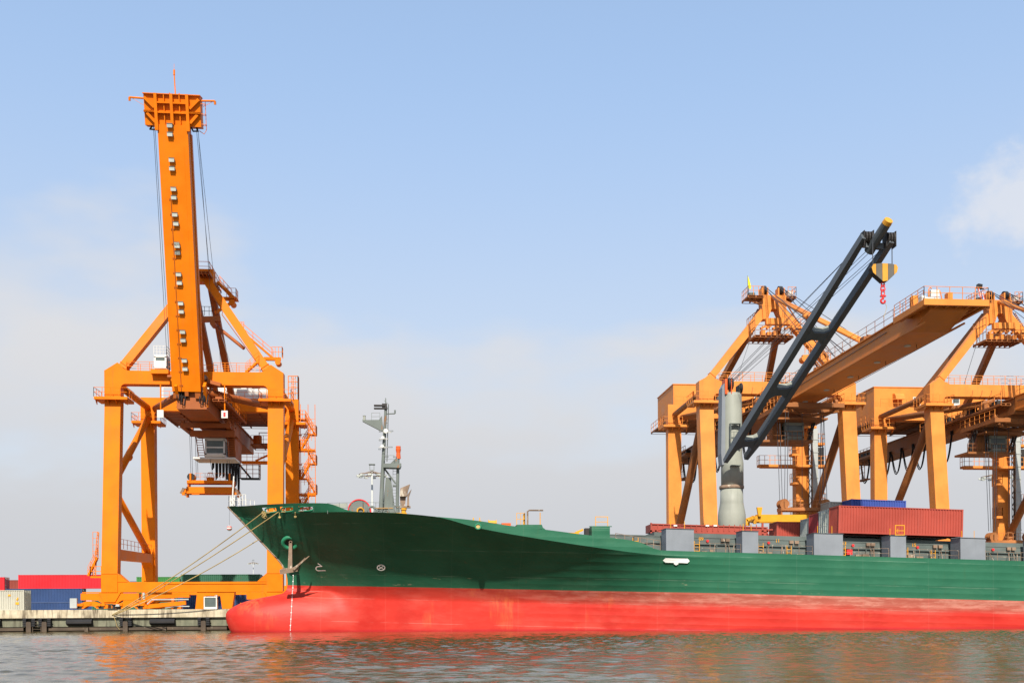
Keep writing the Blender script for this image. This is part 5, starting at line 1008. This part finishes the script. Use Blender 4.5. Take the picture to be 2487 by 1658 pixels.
    g = MB(); p = bp(0.3, s1, -0.8); g.tube(p, p+V3((-0.12, 0, 2.3)), 0.07, 6); g.tube(p+V3((-0.12, 0, 2.2)), p+V3((-0.12, 0, 2.75)), 0.11, 6); g.tube(p+V3((-0.12, 0, 2.7)), p+V3((-0.12, 0, 3.4)), 0.02, 4); g.tube(p+X*-0.6, p+X*-0.6+ax*0.3, 0.06, 5); g.tube(p+X*0.4, p+X*0.4+ax*0.3, 0.06, 5); g.build('antenna_mast', T, bm_)
    g = MB(); 
    for k in range(3): g.path([bp(2.95, s0+0.3+k*1.0, -1.2), bp(3.35, s0+0.3+k*1.0, -1.1), bp(3.35, s0+0.3+k*1.0, -0.5), bp(2.95, s0+0.3+k*1.0, -0.4)], 0.035, 4)
    g.path([bp(3.35, s1-0.3, -0.8), bp(3.35, s0-0.2, -0.8), bp(3.1, s0-0.6, -0.8), bp(2.6, s0-0.3, -0.8)], 0.04, 4); g.build('ladder_hoop', T, bm_)
    for sx in (-1, 1): g = MB(); g.path([bp(sx*2.3, s0, -0.9), bp(sx*2.5, s0-0.35, -0.7), bp(sx*2.0, s0-0.4, -0.6), bp(sx*1.8, s0, -0.6)], 0.1, 6); g.build('rope_guide', M['dark'], bm_)
    
    for c, px_, py_ in [('A', 670, 557), ('A', 668, 490), ('A', 683, 752), ('A', 686, 817), ('A', 697, 973), ('A', 700, 1037), ('A', 708, 1167), ('A', 716, 1236), ('A', 723, 1391), ('A', 728, 1456), ('B', 910, 57), ('B', 920, 262), ('B', 928, 343), ('B', 940, 537), ('B', 945, 615), ('B', 958, 808), ('B', 963, 888), ('B', 975, 1080), ('B', 982, 1160), ('B', 907, -8)]:
        # find the point of the boom's front face on this line of sight
        t0, t1 = 105.0, 124.0
        for _ in range(40):
            tm = (t0+t1)/2; p = sight(c, px_, py_, tm); dd = (p-B0).dot(nf)
            if dd > 0: t0 = tm
            else: t1 = tm
        sx, ss = (p-B0).dot(X), (p-B0).dot(ax); g = MB(); bbox(g, sx-0.27, sx+0.27, ss-0.19, ss+0.19, 0.09, 0.32); fl = g.build('floodlight', M['lamp'] if py_ != 490 else M['concrete_pale'], bm_)
        g = MB(); bbox(g, sx-0.05, sx+0.05, ss-0.15, ss+0.05, 0.0, 0.09); bbox(g, sx+0.272, sx+0.34, ss-0.1, ss+0.05, 0.1, 0.25); bbox(g, sx-0.3, sx+0.31, ss+0.19, ss+0.23, 0.1, 0.36); g.build('bracket', M['mastgrey'], fl)
    g = MB(); p0 = -0.55; g.tube(bp(p0, 0.3, 0.06), bp(p0, 20.5, 0.06), 0.035, 5)
    for k in range(14): bbox(g, p0-0.18, p0-0.10, 0.8+1.5*k, 0.95+1.5*k, 0, 0.08); bbox(g, p0+0.08, p0+0.2, 0.8+1.5*k, 0.93+1.5*k, 0, 0.08)
    g.build('cable_run', D, bm_)
    g = MB(); tl = bp(-2.1, s0, -0.9); trr = bp(2.35, s0, -0.9)
    for k in (-0.07, 0.07): g.tube(tl+V3((k, 0, 0)), (-28.3+k*2, 123.2, 29.9), 0.03, 4)
    for k in (-0.07, 0.07): g.tube(trr+V3((k, 0, 0)), (-24.1+k*3, 126.4, 42.5), 0.03, 4)
    g.tube(trr+V3((0.1, 0, 0)), (-23.9, 126, 36), 0.025, 4); g.tube((-23.3, 126, 36.0), (-21.3, 124.9, 29.9), 0.03, 4); g.tube((-23.8, 126.4, 42.5), (-23.6, 130, 30), 0.025, 4); g.build('boom_rope', M['wire'], r)
    return r
raised_crane()
spreader('container_spreader', 'orange spreader hanging just above the tip of the green bow', M['orange'], M['orange'], -25.35, 132.2, 18.3, 3.15, 2.8)
# white framed booth on the quay under the sill beam
bt = thing('quay_booth', (-24.3, 121.6, QZ), 'small white framed booth on the quay edge left of the red bulb', 'booth')
x0, x1 = sight('D', 1618, 850, 121.4).x, sight('D', 1722, 850, 121.4).x
g = MB(); g.frame(x0, x1, 121.3, QZ+0.003, QZ+1.42, 0.11, 0.08); g.box(x0, x1, 121.381, 122.0, QZ+1.31, QZ+1.42); g.box(x1-0.11, x1, 121.381, 122.0, QZ+0.01, QZ+1.14); g.box(x0, x0+0.08, 121.9, 122.0, QZ+0.01, QZ+1.14); g.build('frame', M['white'], bt)
g = MB(); g.box(x0+0.11, x1-0.11, 121.34, 121.36, QZ+0.24, QZ+1.31); g.build('window', M['glass'], bt); g = MB(); g.box(x0+0.11, x1-0.11, 121.33, 121.37, QZ+0.11, QZ+0.24); g.build('front_panel', M['white'], bt)
g = MB(); g.path([(x0+0.1, 121.35, QZ+1.42), (x0+0.25, 121.35, QZ+1.6), (x1-0.25, 121.35, QZ+1.6), (x1-0.1, 121.35, QZ+1.42)], 0.05, 5); g.box(x0-0.3, x0-0.02, 121.35, 121.7, QZ+0.2, QZ+0.5); g.build('roof_bar', M['orange'], bt)
# ---------------------------------------------------------------- crane with its boom lowered, amber
def lowered_crane(dx, label, ty, hz):
    T = M['amber']; D = M['amber_dull_shade']; xl, xr, xc = 34.75+dx, 52.5+dx, 43.45+dx; YF, YR = 124.4, 140.0
    r = thing('quay_crane', (xc, 132, QZ), label, 'crane', 'ship-to-shore gantry cranes')
    for x in (xl, xr):
        g = MB(); g.beam((x, 122.1, 5.0), (x, YF, 26.75), 1.72, 1.55, (1, 0, 0)); g.build('front_leg', T, r)
        g = MB(); g.beam((x, YR, 4.4), (x, YR, 26.7), 1.8, 1.4, (1, 0, 0)); g.build('rear_leg', T, r)
        g = MB(); g.box(x-0.6, x+0.6, 123, YR-0.71, 7.6, 9.2); g.build('side_beam', T, r)
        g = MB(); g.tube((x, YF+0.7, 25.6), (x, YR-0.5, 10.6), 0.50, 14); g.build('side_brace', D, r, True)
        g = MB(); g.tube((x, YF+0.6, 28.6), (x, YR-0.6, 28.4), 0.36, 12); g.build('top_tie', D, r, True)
        collar(r, T, x, YF, 26.75, 1.75, 1.6, 0.9); collar(r, T, x, YR, 26.65, 1.85, 1.45, 0.8)
        for yy in (122.3, 139.8): bogie(r, T, x, yy, QZ)
    g = MB(); g.box(xl, xr, 121.6, 122.8, 4.36, 5.6); g.build('front_sill_beam', T, r); g = MB(); g.box(xl+0.91, xr-0.91, 139.5, 140.5, 4.36, 5.6); g.build('rear_sill_beam', T, r)
    g = MB(); portal(g, xl, xr, 1.76, YF-0.8, YF+0.8, 27.055, 28.05, 29.55); g.build('front_portal', T, r)
    g = MB(); portal(g, xl, xr, 1.84, YR-0.72, YR+0.72, 26.955, 28.0, 29.8); g.build('rear_portal', T, r)
    for x in (xl, xr): g = MB(); g.beam((x, YF, 26.6), (x, YF, 27.06), 1.74, 1.58, (1, 0, 0)); g.beam((x, YR, 26.6), (x, YR, 26.96), 1.82, 1.42, (1, 0, 0)); g.build('leg_head', T, r)
    g = MB(); g.rail([(xl+1.6, YF-0.7, 29.55), (xr-1.6, YF-0.7, 29.55)], 1.1, 1.5, 0.034); g.rail([(xl+1.6, YF+0.7, 29.55), (xr-1.6, YF+0.7, 29.55)], 1.1, 1.5, 0.034); g.build('portal_railing', T, r)
    # mast: two legs meeting in an arch, head box with rope sheaves
    hx0, hx1, hz0, hz1, YM = xc-1.5, xc+1.5, 38.9, 40.25, 125.0
    g = MB(); g.box(hx0, hx1, YM-0.7, YM+0.7, hz0, hz1); g.prism([(hx0, hz0), (hx0+0.1, hz0-1.6), (hx0+0.75, hz0-1.5), (xc-0.35, hz0-0.32), (xc+0.35, hz0-0.32), (hx1-0.55, hz0-1.7), (hx1+0.25, hz0-1.4), (hx1, hz0)], 'y', YM-0.69, YM+0.69); mh = g.build('mast_head', T, r)
    for s, x in ((-1, xl), (1, xr)):
        foot = V3((x-s*0.55, YF, 29.9)); g = MB(); g.beam(foot, V3((xc+s*1.25, YM, 38.3)), 0.8, 0.8, (0, 1, 0), 0.95, 1.0); g.prism([(x+s*0.85, 29.552), (x+s*0.1, 29.95), (x-s*0.25, 30.25), (x-s*0.95, 29.95), (x-s*1.8, 29.552)], 'y', YF-0.7, YF+0.7); d = V3((xc+s*1.25, YM, 38.3))-foot; d.normalize(); g.beam(foot+d*0.55, foot+d*0.62, 0.95, 0.95, (0, 1, 0)); g.build('mast_leg', T, r)
        g = MB(); g.beam((xc+s*1.3, YM+0.6, 38.6), (xc+s*3.8, YR, 29.85), 0.7, 0.8, (1, 0, 0)); g.build('back_stay', D, r)
    for x in (xc-1.1, xc+0.95):
        g = MB(); g.box(x-0.42, x-0.28, YM-0.6, YM+0.5, hz1, hz1+0.95); g.build('sheave_cheek', T, mh); g = MB(); g.box(x+0.28, x+0.42, YM-0.6, YM+0.5, hz1, hz1+0.95); g.build('sheave_cheek', T, mh); sheave_set(mh, M['dark'], (x, YM, hz1+0.75), 0.55, 3, 'x', 0.16)
    for s, w in ((-1, 1.9), (1, 1.0)):
        g = MB(); x0, x1 = sorted((xc+s*1.52, xc+s*(1.52+w))); rib_floor(g, x0, x1, YM-1.3, YM+1.2, 39.75, 3, 2); g.beam((xc+s*1.5, YM-0.6, 39.0), (xc+s*(1.4+w), YM-0.6, 39.7), 0.15, 0.2); pf = g.build('mast_platform', D, r); g = MB(); g.rail([(xc+s*1.52, YM-1.3, 40.05), (xc+s*(1.52+w), YM-1.3, 40.05), (xc+s*(1.52+w), YM+1.2, 40.05)], 1.05, 0.6, 0.032); g.build('railing', T, pf)
        g = MB(); c = xc+s*(0.9+w); g.box(c-0.35, c+0.35, YM-0.9, YM, 40.04, 40.75 if s > 0 else 40.45); g.build('lamp_box', M['white'] if s > 0 else M['mastgrey'], pf)
    g = MB(); rib_floor(g, xc-3.2, xc+1.5, YF-2.4, YF+0.6, 34.5, 8, 3); lp = g.build('service_platform', D, r)
    g = MB(); g.rail([(xc-3.2, YF-2.4, 34.8), (xc+1.3, YF-2.4, 34.8)], 1.1, 0.9, 0.035); g.rail([(xc-3.2, YF+0.6, 34.8), (xc-3.2, YF-2.4, 34.8)], 2.6, 0.8, 0.04, 3); g.build('railing', D, lp)
    for k in range(5): g = MB(); x = xc-1.9+0.75*k; g.box(x, x+0.5, YF-0.9, YF-0.2, 34.8, 35.3+0.7*random.random()); g.beam((x, YF-0.6, 36.0), (x+1.0, YF-0.3, 36.5+0.3*(k % 2)), 0.3, 0.25); g.build('hoist_gear', T, lp)
    g = MB(); g.beam((xc-1.2, YF-0.4, 36.9), (xc+1.6, YF-0.4, 36.95), 0.6, 0.75); g.build('cross_beam', T, r)
    # bracket, stairs and platform down the right mast leg
    g = MB(); rib_floor(g, xc+2.6, xc+4.6, YM-0.8, YM+0.8, 36.0, 3, 2); pf = g.build('leg_platform', D, r); g = MB(); g.rail([(xc+2.6, YM-0.8, 36.3), (xc+4.6, YM-0.8, 36.3), (xc+4.6, YM+0.8, 36.3)], 1.05, 0.6, 0.032); g.build('railing', T, pf)
    g = MB(); g.ladder((xc+2.0, YM-0.2, 38.9), (xc+3.7, YM-0.2, 36.3), (0, 1, 0.5), 0.55, 0.05, 0.26); g.stair((xc+4.5, YM-0.2, 36.0), (xc+6.6, YF-0.3, 32.6), (0, 1, 0), 0.6); g.stair((xc+4.2, YF-0.6, 33.0), (xc+6.3, YF-0.6, 30.2), (0, 1, 0), 0.6); g.build('mast_stair', D, r)
    g = MB(); g.beam((xc+3.2, YF-0.8, 32.6), (xc+5.3, YF-0.8, 32.7), 0.5, 0.4); g.tube((xc+3.4, YF-1.3, 32.3), (xc+3.4, YF-0.2, 32.3), 0.42, 12); bk = g.build('leg_bracket', T, r); g = MB(); g.rail([(xc+3.4, YF-1.2, 32.9), (xc+5.6, YF-1.2, 32.9)], 1.1, 0.6, 0.034); g.rail([(xc+5.6, YF-1.2, 31.9), (xc+6.6, YF-1.2, 31.9)], 1.1, 0.4, 0.034); g.build('railing', T, bk)
    # girder and boom in one line, seaward boom tip hanging over the ship
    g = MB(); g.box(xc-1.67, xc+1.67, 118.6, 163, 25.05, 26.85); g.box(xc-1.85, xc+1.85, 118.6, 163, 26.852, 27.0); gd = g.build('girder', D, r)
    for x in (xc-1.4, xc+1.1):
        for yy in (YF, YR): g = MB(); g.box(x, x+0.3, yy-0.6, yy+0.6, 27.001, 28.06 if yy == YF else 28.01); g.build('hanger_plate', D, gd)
    g = MB(); zb, zt = 25.4, 27.0; g.prism([(118.5, zb), (118.5, zt), (82.2, zt), (82.2, 26.3), (85.6, zb)], 'x', xc-1.65, xc+1.65); g.box(xc-1.8, xc+1.8, 82.2, 118.5, zt+0.002, zt+0.1); g.box(xc-1.78, xc-1.655, 83, 118.3, 25.42, 25.55); g.box(xc+1.655, xc+1.78, 83, 118.3, 25.42, 25.55); bm_ = g.build('boom', T, r)
    for k in range(5): y = 90+6.2*k; g = MB(); g.tube((xc+0.2, y, zb-0.08), (xc+0.2, y, zb-0.001), 0.3, 12); g.build('under_lamp', M['lamp'], bm_); g = MB(); g.box(xc+0.9, xc+0.94, y-0.3, y-0.2, zb-0.3, zb); g.build('lamp_bracket', D, bm_)
    g = MB(); g.rail([(xc-1.8, 83, zt+0.1), (xc-1.8, 118, zt+0.1)], 1.05, 1.8, 0.024); g.rail([(xc+1.8, 86, zt+0.1), (xc+1.8, 118, zt+0.1)], 1.05, 1.8, 0.024); g.build('boom_railing', D, bm_)
    g = MB(); g.box(xc-2.75, xc+2.75, 81.0, 81.3, 26.35, 26.85); g.box(xc-2.75, xc-2.5, 81.3, 86.5, 26.3, 26.8); g.box(xc+2.5, xc+2.75, 81.3, 86.5, 26.3, 26.8); g.box(xc-2.5, xc+2.5, 81.3, 86.3, 26.8, 26.86)
    for i in range(6): x = xc-2.2+0.88*i; g.box(x-0.05, x+0.05, 81.3, 86.3, 26.4, 26.795)
    for i in range(3): g.box(xc-2.499, xc+2.499, 82.5+1.4*i, 82.6+1.4*i, 26.45, 26.7)
    tp = g.build('tip_platform', T, bm_)
    g = MB(); g.rail([(xc-2.7, 86.4, 26.86), (xc-2.7, 81.1, 26.86), (xc+2.7, 81.1, 26.86), (xc+2.7, 86.4, 26.86)], 1.0, 1.1, 0.027); g.build('tip_railing', T, bm_)
    for x, y, w, h, mt in ((xc-1.75, 81.8, 0.7, 0.95, 'white'), (xc-2.5, 81.9, 0.3, 0.5, 'white'), (xc-2.6, 83.2, 0.4, 0.9, 'amber'), (xc-0.1, 82.2, 0.4, 0.9, 'amber'), (xc-2.4, 81.6, 0.9, 0.28, 'white'), (xc-1.1, 82.4, 1.6, 0.2, 'amber'), (xc+1.5, 82.0, 0.9, 0.25, 'amber')):
        g = MB(); g.box(x, x+w, y, y+0.6, 26.865, 26.865+h); g.build('tip_equipment', M[mt], bm_)
    g = MB(); g.path([(xc-1.95, 81.8, 26.9), (xc-1.95, 81.8, 27.85), (xc-1.85, 81.8, 28.0), (xc-1.7, 81.8, 27.9)], 0.05, 5); g.path([(xc-0.7, 82.0, 26.9), (xc-0.85, 82.0, 27.6), (xc-0.95, 82.0, 27.85), (xc-1.15, 82, 27.9)], 0.05, 5); g.build('tip_pipe', T, bm_)
    for yy, s in ((96, 1), (108, 0.8), (101, 0.6)): g = MB(); g.box(xc-1.2, xc-0.2, yy, yy+0.9*s, zt+0.1, zt+0.1+0.7*s); g.lathe([(0.35*s, -0.2), (0.35*s, 0.2)], (xc-0.5, yy+0.4, zt+0.7*s), 12, 'x'); g.build('boom_sheave_box', D, bm_)
    g = MB()
    for s in (-1, 1): g.tube((xc+s*0.26, YM-0.6, 40.0), (xc+s*0.26, 97.0, zt+0.15), 0.2, 10); g.tube((xc+s*0.26, 113.6, 34.7), (xc+s*0.26, 112.6, 34.25), 0.32, 10)
    g.build('fore_stay', T, r, True)
    g = MB()
    for k, (x, ye) in enumerate(((-1.25, 103), (-1.0, 101), (0.8, 104.5), (1.05, 102), (-1.1, 106), (0.95, 99), (1.2, 107))): g.tube((xc+x, YM-0.3, hz1+1.1), (xc+x, ye, zt+0.6), 0.035 if k != 1 else 0.05, 4)
    g.tube((xc-1.6, YM, 38.5), (xc-4.8, YF, 29.6), 0.03, 4); g.build('boom_rope', M['wire'], r)
    g = MB(); g.tube((xc-1.72, 90, 26.55), (xc-1.72, 118, 26.4), 0.03, 4); g.tube((xc+1.9, 84, 25.5), (xc+1.9, 118, 25.3), 0.03, 4); g.build('trolley_rope', M['wire'], r)
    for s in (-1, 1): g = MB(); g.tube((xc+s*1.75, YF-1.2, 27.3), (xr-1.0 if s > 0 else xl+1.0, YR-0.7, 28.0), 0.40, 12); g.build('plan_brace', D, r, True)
    for s in (-1, 1):
        g = MB(); x0, x1 = sorted((xc+s*1.9, xc+s*3.1)); rib_floor(g, x0, x1, 119, 139.2, 26.1, 3, 12); wk = g.build('girder_walkway', D, gd); g = MB(); g.rail([(xc+s*3.1, 119, 26.4), (xc+s*3.1, 139.2, 26.4)], 1.1, 1.4, 0.034); g.build('walkway_railing', T, gd)
        for k in range(6): g = MB(); y = 120.5+2.9*k; h = 0.3+0.6*random.random(); g.box(min(xc+s*2.0, xc+s*2.7), max(xc+s*2.0, xc+s*2.7), y, y+1.3, 26.4, 26.4+h); g.tube((xc+s*2.4, y+0.5, 26.4), (xc+s*2.4, y+0.5, 27.3), 0.09, 6); g.build('walkway_machine', D if k % 2 else M['dark'], gd)
    g = MB()
    for k in range(8): x = xc-4.5+1.2*k; g.prism([(x, 28.06), (x+0.05, 28.06), (x+0.16, 28.7), (x+0.1, 28.72)], 'y', YF-1.4, YF-1.35)
    g.build('cable_hook', D, r)
    # machinery house
    hx0, hx1 = xl+0.75, xr-0.5
    g = MB(); rib_floor(g, hx0-0.9, hx1+0.9, 140.8, 153.0, 28.15, 8, 5); fl = g.build('house_floor', D, r); g = MB(); g.rail([(hx0-0.9, 153, 28.42), (hx0-0.9, 140.8, 28.42)], 1.1, 1.5, 0.034); g.rail([(xl, YR-0.7, 29.8), (xl+5, YR-0.7, 29.8)], 1.1, 1.2, 0.034); g.build('railing', T, fl)
    g = MB(); g.box(hx0, hx1, 143, 152.5, 28.425, 33.3); g.box(hx0-0.08, hx1+0.08, 142.92, 152.6, 33.3, 33.42); hs = g.build('machinery_house', T, r)
    g = MB(); g.prism([(141.9, 31.5), (142.0, 32.0), (142.4, 32.35), (142.99, 32.4), (142.99, 31.5)], 'x', hx0+2.7, hx0+4.0); g.build('vent_hood', T, hs)
    for x in (hx0+5.7, hx0+11.5): g = MB(); g.frame(x, x+1.1, 142.93, 30.5, 32.0, 0.1, 0.06); w = g.build('window', M['white'], hs); g = MB(); g.box(x+0.1, x+1.0, 142.95, 142.99, 31.2, 31.9); g.build('window_pane', M['glass'], hs); g = MB(); g.box(x+0.1, x+1.0, 142.94, 142.99, 30.6, 31.19); g.build('window_sheet', M['white'], hs)
    # trolley with the operator's cabin, hoist ropes
    g = MB(); z = 24.2; g.box(xc-3.6, xc-3.1, ty-4, ty+4, z, z+0.5); g.box(xc+3.1, xc+3.6, ty-4, ty+4, z, z+0.5)
    for y in (ty-4, ty-1, ty+2, ty+3.5): g.box(xc-3.095, xc+3.095, y, y+0.4, z+0.02, z+0.48)
    g.beam((xc-3, ty-3.8, z-0.1), (xc+3, ty+3.6, z-0.1), 0.3, 0.25); g.beam((xc+3, ty-3.8, z-0.4), (xc-3, ty+3.6, z-0.4), 0.3, 0.25); g.box(xc-3.0, xc+3.0, ty-0.8, ty+3.4, z-0.75, z-0.55); g.tube((xc-2.2, ty-3.6, z+0.25), (xc+3.0, ty-3.4, z+0.25), 0.36, 12)
    for x in (xc-3.0, xc+3.0):
        for y in (ty-3, ty+3): g.lathe([(0.35, -0.15), (0.35, 0.15)], (x, y, z+0.75), 12, 'x')
    tr = g.build('trolley', D, r)
    g = MB(); g.rail([(xc+3.6, ty-4, z+0.5), (xc+3.6, ty+4, z+0.5)], 1.05, 1.2, 0.034); g.build('trolley_railing', T, tr); g = MB(); g.rail([(xc-3.6, ty-4, z+0.5), (xc-3.6, ty+4, z+0.5)], 1.05, 1.2, 0.034); g.build('trolley_railing', T, tr)
    cy = ty+1.2; cabin(tr, xc-1.35, xc+0.95, cy, cy+2.4, z-2.75, z-0.76, M['cream'])
    g = MB(); g.box(xc-4.3, xc+1.9, cy-0.3, cy+3.0, z-3.05, z-2.8); g.box(xc-2.6, xc-1.5, cy+0.6, cy+2.6, z-2.8, z-0.76); g.build('cabin_floor', D, tr)
    g = MB(); g.rail([(xc-4.3, cy-0.3, z-2.8), (xc+1.9, cy-0.3, z-2.8)], 1.0, 0.6, 0.03); g.build('cabin_railing', D, tr)
    g = MB(); g.stair((xc+2.4, cy+0.4, z-0.2), (xc+1.6, cy+0.4, z-2.8), (0, 1, 0), 0.7); g.build('cabin_stair', M['dark'], tr); g = MB(); g.stair((xc-2.9, cy+0.4, z-0.2), (xc-3.8, cy+0.4, z-2.8), (0, 1, 0), 0.7); g.build('cabin_stair', M['dark'], tr)
    g = MB()
    for x in (xc-2.75, xc-2.45, xc-2.2, xc-1.9, xc+1.9, xc+2.2, xc+2.45, xc+2.75): g.tube((x, ty-0.2 if abs(x-xc) > 2.3 else ty-1.5, z), (x*1.0, ty-1.0, hz+0.4), 0.035, 4)
    g.path([(xc-0.1, ty-1, z), (xc-0.15, ty-1, hz+0.9)], 0.03, 4); g.build('hoist_rope', M['wire'], tr)
    # tail end: festoon cables, walkway and cage
    festoon(r, xc-1.9, 128 if dx == 0 else 133, 162, 8, 25.0, 3.4, 0.0, 0.075)
    g = MB(); g.box(xc-3.2, xc-1.9, 155, 163.4, 25.4, 25.7); g.box(xc-2.6, xc+1.8, 163.002, 163.6, 25.2, 27.0); g.lathe([(0.6, -0.3), (0.6, 0.3)], (xc-2.2, 162.5, 24.6), 14, 'x'); g.box(xc-2.8, xc-1.9, 158, 161, 22.2, 22.4); wk = g.build('tail_platform', D, r)
    g = MB(); g.rail([(xc-3.2, 155, 25.7), (xc-3.2, 163.4, 25.7)], 1.1, 1.2, 0.04); g.rail([(xc-2.8, 158, 22.4), (xc-2.8, 161, 22.4)], 2.8, 1.0, 0.05, 3); g.build('tail_railing', D, wk)
    for k in range(5): g = MB(); g.box(xc-2.9+0.02*k, xc-2.2, 155.5+1.5*k, 156.3+1.5*k, 25.701, 26.1+0.3*random.random()); g.build('tail_machine', M['dark'], wk)
    # lift mast, lattice and landings at the landward right leg
    mx = xr+1.35; g = MB(); g.box(mx-0.36, mx+0.36, 138.0, 138.7, QZ, 26.5)
    for k in range(13): g.box(mx-0.42, mx+0.42, 137.94, 138.76, 4+1.75*k, 4.1+1.75*k)
    g.build('lift_mast', M['concrete_pale'], r)
    g = MB()
    for k in range(28): za, zb_ = 4+0.8*k, 4.8+0.8*k; a, b = (mx-0.85, mx-0.5) if k % 2 else (mx-0.5, mx-0.85); g.tube((a, 138.2, za), (b, 138.2, zb_), 0.05, 4)
    for x in (mx-0.85, mx-0.5): g.tube((x, 138.2, QZ), (x, 138.2, 26.5), 0.06, 5)
    g.build('lift_rack', M['dark'], r)
    for x0, x1, z in ((xr-6.4, xr+3.6, 21.3), (xr-1.9, xr-0.92, 22.8), (xr-1.8, xr-0.92, 18.9), (xr-1.75, xr-0.92, 14.4), (xr+1.8, xr+2.7, 24.3), (xr+1.8, xr+2.8, 16.2)):
        g = MB(); g.box(x0, x1, 138.1, 139.28, z, z+0.32); g.prism([(x0+0.2, z), (x1-0.1, z), (x1-0.2, z-0.12), (x0+0.3, z-0.12)], 'y', 138.4, 139.0); p = g.build('landing', T, r); g = MB(); g.rail([(x0, 139.2, z+0.32), (x0, 138.1, z+0.32), (x1, 138.1, z+0.32), (x1, 139.2, z+0.32)], 1.2, 0.7, 0.034); g.build('railing', T, p)
    g = MB(); g.box(xr+1.85, xr+2.7, 138.4, 139.2, 21.63, 24.0); g.build('lift_cage', M['dark'], r)
    return r
lowered_crane(0, 'amber quay crane with lowered boom, right behind the dark ship crane jib', 116.0, 13.6)
lowered_crane(28.9, 'amber quay crane at the right edge of the photo, partly cut off', 123.5, 11.0)
spreader('container_spreader', 'yellow spreader with rusty headblock hovering over the deck containers', M['yellow'], M['hb'], 43.45, 115.0, 13.45, 6.1, 2.85, True)
spreader('container_spreader', 'rusty headblock and spreader hanging at the right edge of the photo', M['hb'], M['hb'], 72.35, 122.5, 10.3, 6.1, 2.85, True)
# flags and the lamp post on the mast heads
f = thing('flag', (40.1, 124.2, 40.05), 'small yellow flag on the mast head of the crane behind the dark jib', 'flag'); g = MB(); g.tube((40.1, 124.2, 40.05), (40.1, 124.2, 42.5), 0.03, 5); g.build('flagpole', M['mastgrey'], f)
g = MB(); pr = [(0, 2.4), (0.12, 2.1), (0.3, 1.5), (0.42, 0.95), (0.30, 0.75), (0.05, 0.9)]; g.prism([(40.12+x, 40.1+z) for x, z in pr], 'y', 124.17, 124.22); g.build('cloth', paint('flag_yellow', (0.75, 0.62, 0.02), 0.8, 0.1, streak=False), f)
fx, fz = 69.3, 39.6; f = thing('flag', (fx, 123.6, fz), 'small striped red white and blue flag on the mast head of the right edge crane', 'flag'); g = MB(); g.tube((fx-0.3, 123.6, fz-0.3), (fx-0.3, 123.6, fz+2.2), 0.03, 5); g.build('flagpole', M['mastgrey'], f)
for k, mt in enumerate(('redpaint', 'white', 'c_blue', 'white', 'redpaint')):
    w = (0.12, 0.12, 0.24, 0.12, 0.12)[k]; a = sum((0.12, 0.12, 0.24, 0.12, 0.12)[:k]); g = MB(); sl_ = 1.2
    g.add([(fx-0.28+a, 123.6, fz+1.9-a*0.9), (fx-0.28+a+w, 123.6, fz+1.9-(a+w)*0.9), (fx+a+w+0.0, 123.65, fz+0.75-(a+w)*0.5), (fx-0.0+a-0.02, 123.65, fz+0.75-a*0.5)], [(0, 1, 2, 3)]); g.build('cloth_stripe', M[mt], f)
f = thing('mast_lamp', (69.75, 124.2, 38.9), 'black floodlight on a thin post left of the right edge crane mast head', 'lamp'); g = MB(); g.tube((69.75, 124.2, 38.9), (69.6, 124.2, 41.6), 0.07, 6); g.build('post', M['cable'], f); g = MB(); g.beam((69.2, 124.1, 41.85), (69.75, 124.1, 41.75), 0.5, 0.5); g.beam((69.3, 124.1, 41.5), (70.05, 124.1, 41.5), 0.3, 0.08); g.build('lamp_head', M['cable'], f)
